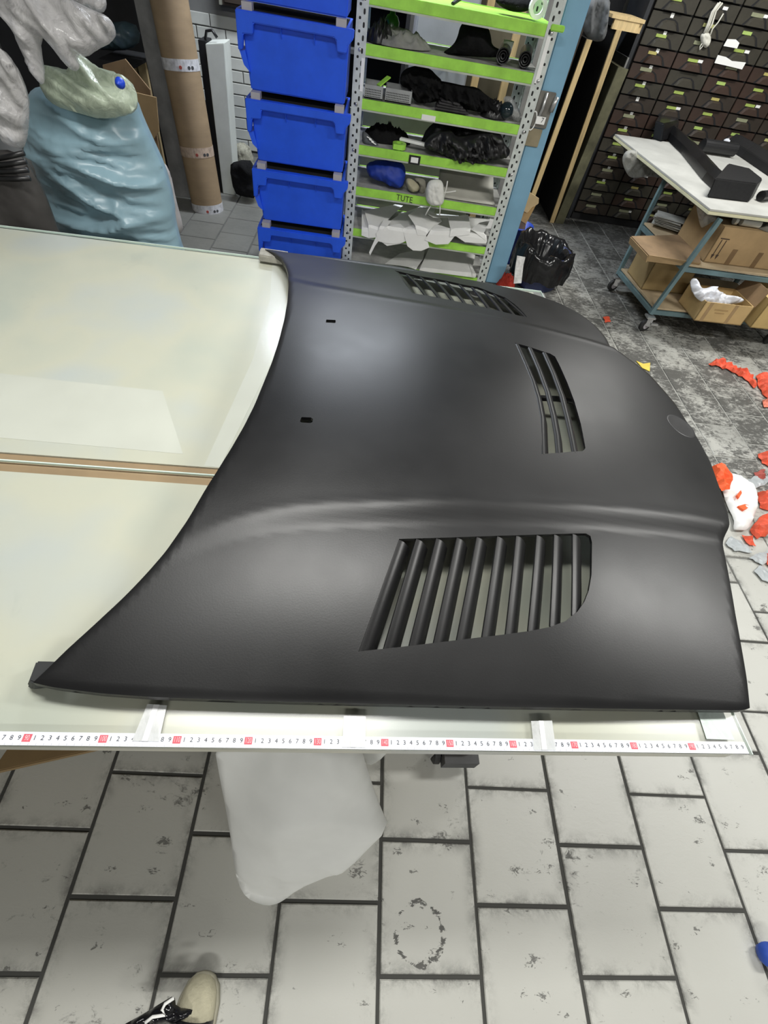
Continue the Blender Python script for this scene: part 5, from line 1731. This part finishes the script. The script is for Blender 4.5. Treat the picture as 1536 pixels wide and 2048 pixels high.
scrap([(1488, 962), (1515, 950), (1545, 956), (1545, 962), (1512, 976)], 'grey film strip right of the white rag', GST, 0.006, 12, 'film scrap', 'grey film scraps', amp=0.004, name='film_scrap')
scrap([(1452, 1086), (1462, 1072), (1495, 1090), (1505, 1105), (1470, 1102)], 'grey film strip below the white rag beside the hood', GST, 0.006, 13, 'film scrap', 'grey film scraps', amp=0.004, name='film_scrap')
scrap([(1498, 1116), (1520, 1105), (1545, 1098), (1545, 1115), (1525, 1130)], 'grey film strip lower right of the white rag', GST, 0.006, 14, 'film scrap', 'grey film scraps', amp=0.004, name='film_scrap')
scrap([(1508, 1142), (1520, 1130), (1545, 1150), (1545, 1168), (1525, 1160)], 'lowest grey film strip at the right picture edge', GST, 0.006, 15, 'film scrap', 'grey film scraps', amp=0.004, name='film_scrap')
rag = pillow('white_rag', M('white_rag', (0.78, 0.78, 0.76), 0.7, 0.05), [(1436, 935), (1450, 932), (1456, 946), (1470, 948), (1492, 962), (1514, 985), (1516, 1010), (1506, 1040), (1496, 1060), (1478, 1060), (1466, 1058), (1470, 1040), (1456, 1015), (1446, 985)], (0, 0, 0.02), (1, 0, 0), (0, 1, 0), 0.012, 0.015, 0.03, 0.015,
             crumple(0.016, 5, 70.0), label='white rag with red stains on the floor beside the hood nose', cat='rag')
for out in (((1476, 1012), (1490, 1008), (1503, 1012), (1488, 1020)), ((1474, 990), (1482, 980), (1484, 986), (1478, 996))):
    c_ = [P(*q, z=0.052) for q in out]
    obj('red_stain', MB().ext(c_, (0, 0, -0.012)), M('orange_red_paper', (0, 0, 0)), rag)
obj('yellow_scrap', MB().ext([P(*p, z=0.003) for p in ((1272, 722), (1286, 728), (1300, 726), (1299, 743), (1284, 736))], (0, 0, 0.003)), M('yellow_paper', (0.80, 0.62, 0.10), 0.6, 0.1), label='yellow paper scrap on the floor behind the hood edge', cat='paper scrap')

# ------------------------------------------------------------------ left corner: bags, tube, boards


def soft(amp, s, seed, sx=1.0, sy=1.0):
    return lambda a, b: amp * noise.noise(Vector((a * s * sx, b * s * sy, seed)))


def streaks(amp, s, seed, ang, ratio=5.0, a2=0.0):
    """long taut folds running along one direction"""
    ca, sa = math.cos(ang), math.sin(ang)
    f2 = crumple(a2, s * 1.5, seed + 5, 0.8, 0.8) if a2 else (lambda a, b: 0.0)

    def f(a, b):
        x, y = a * ca + b * sa, -a * sa + b * ca
        y += 0.03 * noise.noise(Vector((x * 4, y * 4, seed + 20)))
        r = 0
        for k, (m, g) in enumerate(((1.0, 1.0), (2.3, 0.45))):
            q = 1 - min(1.0, 2.4 * abs(noise.noise(Vector((x * s * m / ratio, y * s * m, seed + 7 * k)))))
            r += g * q ** 1.6
        return amp * 1.5 * (r - 0.5) + f2(a, b)
    return f


def folds(a1, s1, seed, sx, sy, a2=0.0):
    f1, f2 = crumple(a1, s1, seed, sx, sy), crumple(a2, s1 * 2.5, seed + 3, sx * 0.6, sy)
    return lambda a, b: f1(a, b) + f2(a, b)


BAGY = 2.25
o3 = [P(*q, y=BAGY) for q in ((56, 186), (75, 172), (150, 165), (240, 178), (268, 200), (282, 240), (305, 290), (328, 340), (345, 400), (352, 470))]
pl = [(p.x, p.z) for p in o3] + [(-0.96, 0.35), (-0.98, 0.08), (-1.08, 0.0), (-1.42, 0.0), (-1.50, 0.08), (-1.52, 0.5)] + [(p.x, p.z) for p in (P(q[0], q[1], y=BAGY) for q in ((70, 330), (50, 250)))]
bag = pillow('blue_sack', M('pale_blue_polythene', (0.25, 0.385, 0.45), 0.32, 0.12, 4), pl, (0, BAGY, 0), (1, 0, 0), (0, 0, 1), 0.17, 0.19, 0.22, 0.012, streaks(0.036, 8.0, 2.0, -0.10, 5.5, 0.004), px=False, smooth_it=1,
             label='big pale blue polythene sack standing behind the workbench', cat='sack')
GRB = plastic_film('pale_green_film', (0.52, 0.60, 0.47), 0.80, 0.25)
gb = pillow('pale_green_bag', GRB, [(84, 150), (110, 136), (140, 140), (150, 110), (165, 110), (200, 140), (235, 152), (262, 160), (277, 195), (270, 222), (240, 232), (200, 238), (150, 224), (110, 212), (86, 190)], (0, BAGY - 0.20, 1.02), (1, 0, 0), (0, 0.75, 1), 0.045, 0.04, 0.05, 0.011,
            streaks(0.030, 12, 5.0, -0.55, 6, 0.003), smooth_it=1, label='pale green plastic bag slumped over the top of the blue sack', cat='plastic bag')
c = P(240, 166, y=BAGY - 0.27)
obj('blue_clip', MB().lathe(c, [(0, 0.022), (0.012, 0.014), (0.017, 0), (0.012, -0.014), (0, -0.018)], 14, Matrix.Rotation(math.pi / 2, 3, 'X')), M('clip_blue', (0.01, 0.06, 0.60), 0.4, 0.1), gb, smooth=True, label='small royal blue clip')
CLR = plastic_film('cloudy_film', (0.56, 0.55, 0.55), 0.48, 0.2)
pillow('clear_sack', CLR, [(-10, -10), (125, -10), (190, 22), (212, 30), (226, 45), (232, 66), (222, 86), (196, 98), (172, 116), (150, 108), (160, 135), (150, 145), (128, 128), (100, 90), (82, 72), (78, 95), (90, 165), (80, 170), (62, 140), (40, 100), (25, 60), (5, 30)], (0, BAGY - 0.30, 1.1), (1, 0, 0), (0, 0.3, 1), 0.05, 0.05, 0.06, 0.011,
       streaks(0.036, 10, 9.0, -0.8, 5, 0.006), smooth_it=1, label='large cloudy plastic sack gathered above the blue sack', cat='plastic bag')
pillow('clear_sack', CLR, [(130, -10), (210, -10), (214, 14), (205, 28), (190, 22), (150, 4)], (0, BAGY + 0.05, 0), (1, 0, 0), (0, 0, 1), 0.06, 0.05, 0.05, 0.014, folds(0.02, 9, 15.0, 1, 1, 0.01), smooth_it=1,
       label='grey plastic sack at the top edge behind the cloudy one', cat='plastic bag')
pillow('clear_sack', CLR, [(-12, 84), (14, 112), (38, 150), (55, 190), (58, 240), (52, 290), (40, 300), (20, 280), (-12, 255)], (0, BAGY - 0.42, 0), (1, 0, 0), (0, 0, 1), 0.04, 0.05, 0.05, 0.011, streaks(0.030, 8, 19.0, -1.0, 4, 0.010), smooth_it=1,
       label='shiny plastic sack at the left picture edge', cat='plastic bag')
pillow('teal_bag', M('dark_teal_polythene', (0.05, 0.085, 0.10), 0.4, 0.25), [(195, 48), (268, 40), (284, 80), (262, 100), (215, 102), (192, 92)], (0, 4.3, 0), (1, 0, 0), (0, 0, 1), 0.1, 0.08, 0.08, 0.02, folds(0.03, 6, 22.0, 1, 1, 0.01), smooth_it=1,
       label='dark teal bag lying behind the cloudy sack', cat='plastic bag')
# dark ribbed bumper part at the left picture edge
bp_ = thing('bumper_part', P(30, 420, y=1.78) * Vector((1, 1, 0)) if False else Vector((-1.45, 1.80, 0)), 'dark ribbed plastic bumper part at the left edge behind the bench', 'car part')
o3 = [P(*q, y=1.80) for q in ((-30, 300), (30, 300), (55, 330), (85, 380), (108, 440), (118, 470))]
pl = [(p.x, p.z) for p in o3] + [(-1.24, 0.3), (-1.28, 0.0), (-1.75, 0.0), (-1.75, 0.4)]
pillow('shell', M('worn_black_plastic', (0.05, 0.047, 0.045), 0.55, 0.3, 6), pl, (0, 1.80, 0), (1, 0, 0), (0, 0, 1), 0.07, 0.06, 0.10, 0.02, crumple(0.006, 4), px=False, smooth_it=1, parent=bp_)
for k in range(4):
    a, b = P(-10, 318 + 13 * k, y=1.735), P(48 + 4 * k, 306 + 17 * k, y=1.735)
    obj('rib', MB().tube([a, a * 0.5 + b * 0.5 + Vector((0, -0.006, 0)), b], 0.008, 8), BLACKP, bp_, smooth=True)
# white sack behind
o3 = [P(*q, y=3.35) for q in ((308, 315), (330, 325), (342, 350), (352, 400), (366, 450), (364, 465), (352, 472))]
pillow('white_sack', M('white_sack', (0.50, 0.47, 0.45), 0.7, 0.1), [(p.x, p.z) for p in o3] + [(-1.52, 0.02), (-1.62, 0.03), (-1.66, 0.3)], (0, 3.35, 0), (1, 0, 0), (0, 0, 1), 0.06, 0.06, 0.07, 0.02, crumple(0.015, 8), px=False, smooth_it=1,
       label='white sack standing behind the blue sack beside the cardboard tube', cat='sack')
# cardboard tube with tape bands
tb0, tb1 = Vector((-1.405, 4.14, 0.0)), P(338, 0, y=4.22)
dirv = (tb1 - tb0).normalized()
tube_ = thing('cardboard_tube', tb0, 'thick cardboard tube standing upright with three white tape bands', 'tube')
ROT = Vector((0, 0, 1)).rotation_difference(dirv).to_matrix()
obj('tube_wall', MB().lathe(tb0 + Vector((0, 0, 0.012)), [(0.105, 0), (0.118, 0), (0.118, 1.75), (0.105, 1.75), (0.105, 0)], 40, ROT), M('tube_cardboard', (0.30, 0.215, 0.125), 0.75, 0.1, 5, stretch=(1, 1, 3)), tube_, smooth=False)
for o_ in tube_.children:
    o_.data.shade_smooth()
    o_.data.set_sharp_from_angle(angle=0.8)
for k, (py_, mt) in enumerate(((127, M('printed_tape', (0.55, 0.55, 0.56), 0.35, 0.25, 30)), (299, M('brownish_tape', (0.44, 0.34, 0.26), 0.35, 0.25, 30)), (412, M('printed_tape', (0, 0, 0))))):
    # height where the tube axis passes this picture row
    best = min((abs(proj(tb0 + dirv * s)[1] - py_), s) for s in np.linspace(0.01, 1.6, 400))[1]
    o_ = obj('tape_band', MB().lathe(tb0 + dirv * best, [(0.1195, -0.03), (0.1205, -0.03), (0.1205, 0.03), (0.1195, 0.03), (0.1195, -0.03)], 40, ROT), mt, tube_)
    fr = (Vector(CAM) - tb0)
    for j, dx in enumerate((-0.035, 0.02, 0.045)):
        t0 = math.atan2(fr.y, fr.x) + dx / 0.12 + 0.25
        c_ = tb0 + dirv * best + Vector((math.cos(t0), math.sin(t0), 0)) * 0.1208
        obj('printed_spot', MB().lathe(c_, [(0.0, 0.002), (0.010, 0.002), (0.010, -0.002)], 12, Matrix.Rotation(t0, 3, 'Z') @ Matrix.Rotation(math.pi / 2, 3, 'Y')), GREYD if j else M('dark_red_paper', (0, 0, 0)), o_)
# grey board left of the tube
q0, q1 = P(345, 372, y=4.30), P(384, 388, y=4.30)
u0, u1 = P(268, 0, y=4.36), P(312, 0, y=4.36)
b0, b1 = Vector((q0.x, 4.30, 0)), Vector((q1.x + 0.01, 4.30, 0))
t0, t1 = u0 + (u0 - q0) * 0.3, u1 + (u1 - q1) * 0.3
obj('grey_board', MB().prism([b0, b1, b1 + Vector((0, 0.03, 0)), b0 + Vector((0, 0.03, 0))], [t0, t1, t1 + Vector((0, 0.03, 0)), t0 + Vector((0, 0.03, 0))]), GREYM, label='narrow grey board leaning left of the cardboard tube', cat='board')
obj('black_plank', MB().prism([(b0.x - 0.10, 4.60, 0), (b0.x + 0.02, 4.60, 0), (b0.x + 0.02, 4.63, 0), (b0.x - 0.10, 4.63, 0)], [(t0.x - 0.12, 4.66, 1.6), (t0.x + 0.03, 4.66, 1.6), (t0.x + 0.03, 4.69, 1.6), (t0.x - 0.12, 4.69, 1.6)]), BLACK, label='black plank leaning behind the grey board', cat='plank')
# cartons in the shadow
for i, (pts, y, mt, lab) in enumerate(((((205, 130), (250, 118), (300, 180), (318, 300), (230, 300)), 4.0, CARDD, 'flattened brown carton leaning behind the blue sack'),
                                 (((270, 185), (312, 195), (318, 262), (300, 290), (272, 275)), 3.92, CARD, 'smaller brown carton piece left of the grey board'))):
    o3 = [P(*q, y=y) for q in pts]
    q2 = o3 + [Vector((o3[-1].x + 0.05, y, 0.0))] if False else o3
    lowz = min(p.z for p in o3)
    poly = [Vector((p.x, y, p.z)) for p in o3]
    poly = [poly[0], poly[1], poly[2], poly[3], Vector((poly[3].x, y - 0.04, 0.0)), Vector((poly[-1].x, y - 0.04, 0.0)), poly[-1]]
    obj('carton_piece', MB().ext(poly, (0, 0.012, 0)), mt, label=lab, cat='cardboard')
OPW = M('old_pale_wood', (0.34, 0.26, 0.14), 0.7, 0.2, 5)
l0, l1 = P(221, 110, y=4.18), P(243, 112, y=4.18)
stand = thing('wooden_stand', ((l0.x + l1.x) / 2, 4.35, 0), 'small wooden stand carrying the dark teal bag in the left corner', 'stand')
zs_ = l0.z - 0.045
for x_ in (l0.x, l1.x):
    obj('leg', MB().box((x_, 4.18, zs_ / 2), (0.055, 0.035, zs_)), OPW, stand)
    obj('leg', MB().box((x_, 4.52, zs_ / 2), (0.055, 0.035, zs_)), OPW, stand)
obj('stand_top', MB().box(((l0.x + l1.x) / 2, 4.35, zs_ + 0.0105), (l1.x - l0.x + 0.16, 0.42, 0.02)), BLACK, stand)
obj('black_board', MB().box((-2.3, 4.75, 0.85), (1.3, 0.06, 1.7)), BLACK, label='tall black board in the shadow of the left corner', cat='board')
# white panel and what stands about it
wp = thing('white_casing', (-1.36, 4.62, 0), 'white boxed panel standing upright right of the cardboard tube', 'casing')
a, b = P(418, 92, y=4.50), P(440, 92, y=4.50)
bl, br_ = P(446, 386, y=4.50), P(468, 380, y=4.50)
obj('white_face', MB().prism([(-1.365, 4.50, 0), (-1.265, 4.50, 0), (-1.265, 4.70, 0), (-1.365, 4.70, 0)], [(-1.365, 4.50, 0.93), (-1.235, 4.50, 0.95), (-1.235, 4.70, 0.95), (-1.365, 4.70, 0.93)]), M('panel_white', (0.66, 0.69, 0.64), 0.5, 0.06), wp, bevel=0.003)
obj('black_core', MB().box((-1.395, 4.61, 0.47), (0.055, 0.16, 0.94)), BLACK, wp)
tp_ = P(415, 75, y=4.55)
obj('black_clip', MB().tube([(-1.375, 4.55, 0.945), (-1.36, 4.55, 0.99), (-1.32, 4.55, 1.0), (-1.29, 4.55, 0.965)], 0.010, 8), BLACKP, smooth=True, label='black clip on top of the white panel', cat='clip')
sg = thing('wall_cupboard', (-1.22, 5.63, 1.03), 'dark brown cupboard above the white brick wall, at the picture top', 'cupboard')
obj('body', MB().box((-1.22, 5.635, 1.36), (0.55, 0.125, 0.66)), M('dark_brown_board', (0, 0, 0)), sg)
obj('door_edge', MB().box((-1.485, 5.56, 1.36), (0.02, 0.03, 0.66)), M('olive_grey_board', (0, 0, 0)), sg)
obj('door', MB().box((-1.2, 5.56, 1.36), (0.50, 0.02, 0.62)), M('dark_brown_board', (0, 0, 0)), sg)
pillow('black_bag', BLACKC, [(458, 332), (470, 322), (508, 322), (516, 398), (484, 393), (468, 386)], (0, 4.40, 0), (1, 0, 0), (0, 0, 1), 0.05, 0.12, 0.06, 0.018, crumple(0.012, 8), label='small black bag standing left of the blue bins', cat='bag', smooth_it=1)
pillow('gravel_sack', M('stone_beige', (0.33, 0.32, 0.25), 0.9, 0.3, 40, bump=0.6), [(462, 300), (475, 284), (492, 288), (505, 305), (512, 352), (474, 347)], (0, 4.95, 0), (1, 0, 0), (0, 0, 1), 0.06, 0.10, 0.06, 0.018, crumple(0.01, 10), label='speckled beige sack behind the small black bag', cat='sack', smooth_it=1)

# ------------------------------------------------------------------ under and in front of the bench
pn = Vector((0, -0.90, 0.42)).normalized()
pu, pv_ = (1, 0, 0), (0, 0.42, 0.90)
cl_o = (-0.15, -0.115, 0.30)
pillow('white_tarp', M('white_tarp', (0.76, 0.77, 0.75), 0.55, 0.06, 4), [(428, 1490), (500, 1462), (640, 1462), (722, 1496), (738, 1550), (755, 1600), (770, 1636), (776, 1646), (748, 1672), (708, 1712), (650, 1745), (600, 1775), (570, 1800), (545, 1812), (520, 1810), (492, 1796), (476, 1768), (466, 1720), (462, 1680), (452, 1620), (440, 1560)],
       cl_o, pu, pv_, 0.035, 0.045, 0.09, 0.012, (lambda a, b: soft(0.06, 3.2, 3.0, 1.3, 0.8)(a, b) + soft(0.02, 7, 9.0)(a, b) + streaks(0.008, 4.0, 2.0, 2.0, 3)(a, b)), smooth_it=1, label='white cloth sack hanging out from under the bench', cat='cloth')
pillow('white_tarp', M('white_tarp', (0, 0, 0)), [(700, 1480), (790, 1480), (778, 1502), (760, 1520), (735, 1532), (715, 1500)], (0.0, 0.09, 0.42), pu, (0, 0.2, 1), 0.01, 0.03, 0.03, 0.01, None, smooth_it=1, label='rounded edge of a white sheet behind the cloth sack', cat='cloth')
q = [P(*p, z=0.60) for p in ((-20, 1546), (206, 1495), (260, 1440), (-20, 1440))]
q = [q[0], q[1], q[1] + Vector((0.10, 0.45, 0)), q[0] + Vector((0.10, 0.45, 0))]
obj('under_shelf', MB().ext([Vector((p.x, p.y, 0.585)) for p in q], (0, 0, 0.015)), M('bench_carton', (0.22, 0.145, 0.065), 0.8, 0.12, 4), bench, bevel=0.002, label='brown board under the bench top')

# shoe of the person taking the picture
sh = thing('sneaker', (-0.36, -0.45, 0), 'cream sneaker with black laced tongue at the bottom edge of the picture', 'shoe')
CRE = M('cream_suede', (0.50, 0.47, 0.34), 0.85, 0.12, 30, bump=0.3, bscale=120)
ax = Vector((0.10, 1.0, 0)).normalized()       # heel to toe
sd = Vector((ax.y, -ax.x, 0))
toe = Vector((-0.315, -0.325, 0))


def ring_at(s, wl, wr, h, n=20, z0=0.0, sq=2.3):
    c_ = toe - ax * s
    out = []
    for k in range(n):
        t = math.pi * k / (n - 1)
        cx, cz = math.cos(t), math.sin(t)
        x = abs(cx) ** (2 / sq) * (1 if cx > 0 else -1)
        z = abs(cz) ** (2 / sq)
        out.append(c_ + sd * (x * (wr if x > 0 else wl)) + Vector((0, 0, z0 + z * h)))
    return out


def loft(name, rings, mat, parent, **kw):
    mb = MB()
    m = len(rings[0])
    for r in rings:
        mb.v += [tuple(p) for p in r]
    for i in range(len(rings) - 1):
        for j in range(m):
            mb.f.append((i * m + j, i * m + (j + 1) % m, (i + 1) * m + (j + 1) % m, (i + 1) * m + j))
    mb.f += [tuple(range(m)), tuple((len(rings) - 1) * m + j for j in range(m))]
    return obj(name, mb, mat, parent, smooth=True, **kw)


loft('sole', [ring_at(s, w_, w_, 0.026, sq=6) for s, w_ in ((0.0, 0.008), (0.005, 0.022), (0.02, 0.037), (0.05, 0.047), (0.10, 0.050), (0.18, 0.042), (0.25, 0.040), (0.285, 0.030), (0.295, 0.012))], M('sole_cream', (0.42, 0.40, 0.31), 0.7, 0.12, 20), sh)
loft('toe_cap', [ring_at(s, w_, w_, h, z0=0.024) for s, w_, h in ((0.004, 0.012, 0.008), (0.012, 0.026, 0.018), (0.03, 0.036, 0.028), (0.055, 0.042, 0.034), (0.08, 0.044, 0.040))], CRE, sh)
loft('upper', [ring_at(s, w_ , w_, h, z0=0.024) for s, w_, h in ((0.075, 0.0445, 0.038), (0.10, 0.045, 0.050), (0.15, 0.040, 0.068), (0.20, 0.036, 0.085), (0.25, 0.036, 0.09), (0.285, 0.026, 0.085), (0.292, 0.01, 0.07))], M('black_upper', (0.012, 0.012, 0.014), 0.3, 0.2), sh)
for k in range(3):
    s = 0.088 + 0.022 * k
    z = 0.024 + 0.046 + 0.009 * k
    c_ = toe - ax * s
    obj('lace', MB().tube([c_ - sd * 0.034 + Vector((0, 0, z - 0.014)), c_ - sd * 0.012 + Vector((0, 0, z + 0.004)), c_ + sd * 0.012 + Vector((0, 0, z + 0.004)), c_ + sd * 0.034 - ax * 0.01 + Vector((0, 0, z - 0.014))], 0.0042, 8), WHITE, sh, smooth=True)
# glossy black trouser hem / flap with white piping falling left of the shoe
fl = [P(*q_, z=0.05) for q_ in ((346, 1993), (352, 2010), (340, 2050), (240, 2060), (290, 2025), (325, 2003))]
pillow('black_tassel', M('glossy_black_lace', (0.008, 0.008, 0.01), 0.12, 0.2), [(349, 1990), (352, 2016), (392, 2016), (398, 2030), (380, 2034), (345, 2050), (235, 2056), (290, 2026), (325, 2004)], (0, 0, 0.055), (1, 0, 0), (0, 1, 0), 0.02, 0.02, 0.02, 0.007, crumple(0.008, 40), parent=sh, smooth_it=1)
obj('white_piping', MB().tube([P(*q_, z=0.084) for q_ in ((348, 1996), (330, 2008), (324, 2020), (330, 2030), (305, 2034), (290, 2046))], 0.0035, 6), WHITE, sh, smooth=True)

pillow('blue_glove', M('blue_cloth', (0.02, 0.075, 0.42), 0.6, 0.15), [(1515, 1894), (1520, 1884), (1535, 1882), (1560, 1890), (1560, 1935), (1535, 1936), (1524, 1920)], (0, 0, 0.03), (1, 0, 0), (0, 1, 0), 0.02, 0.029, 0.025, 0.008, crumple(0.004, 30), smooth_it=1, label='blue cloth lump at the right picture edge on the tiles', cat='cloth')
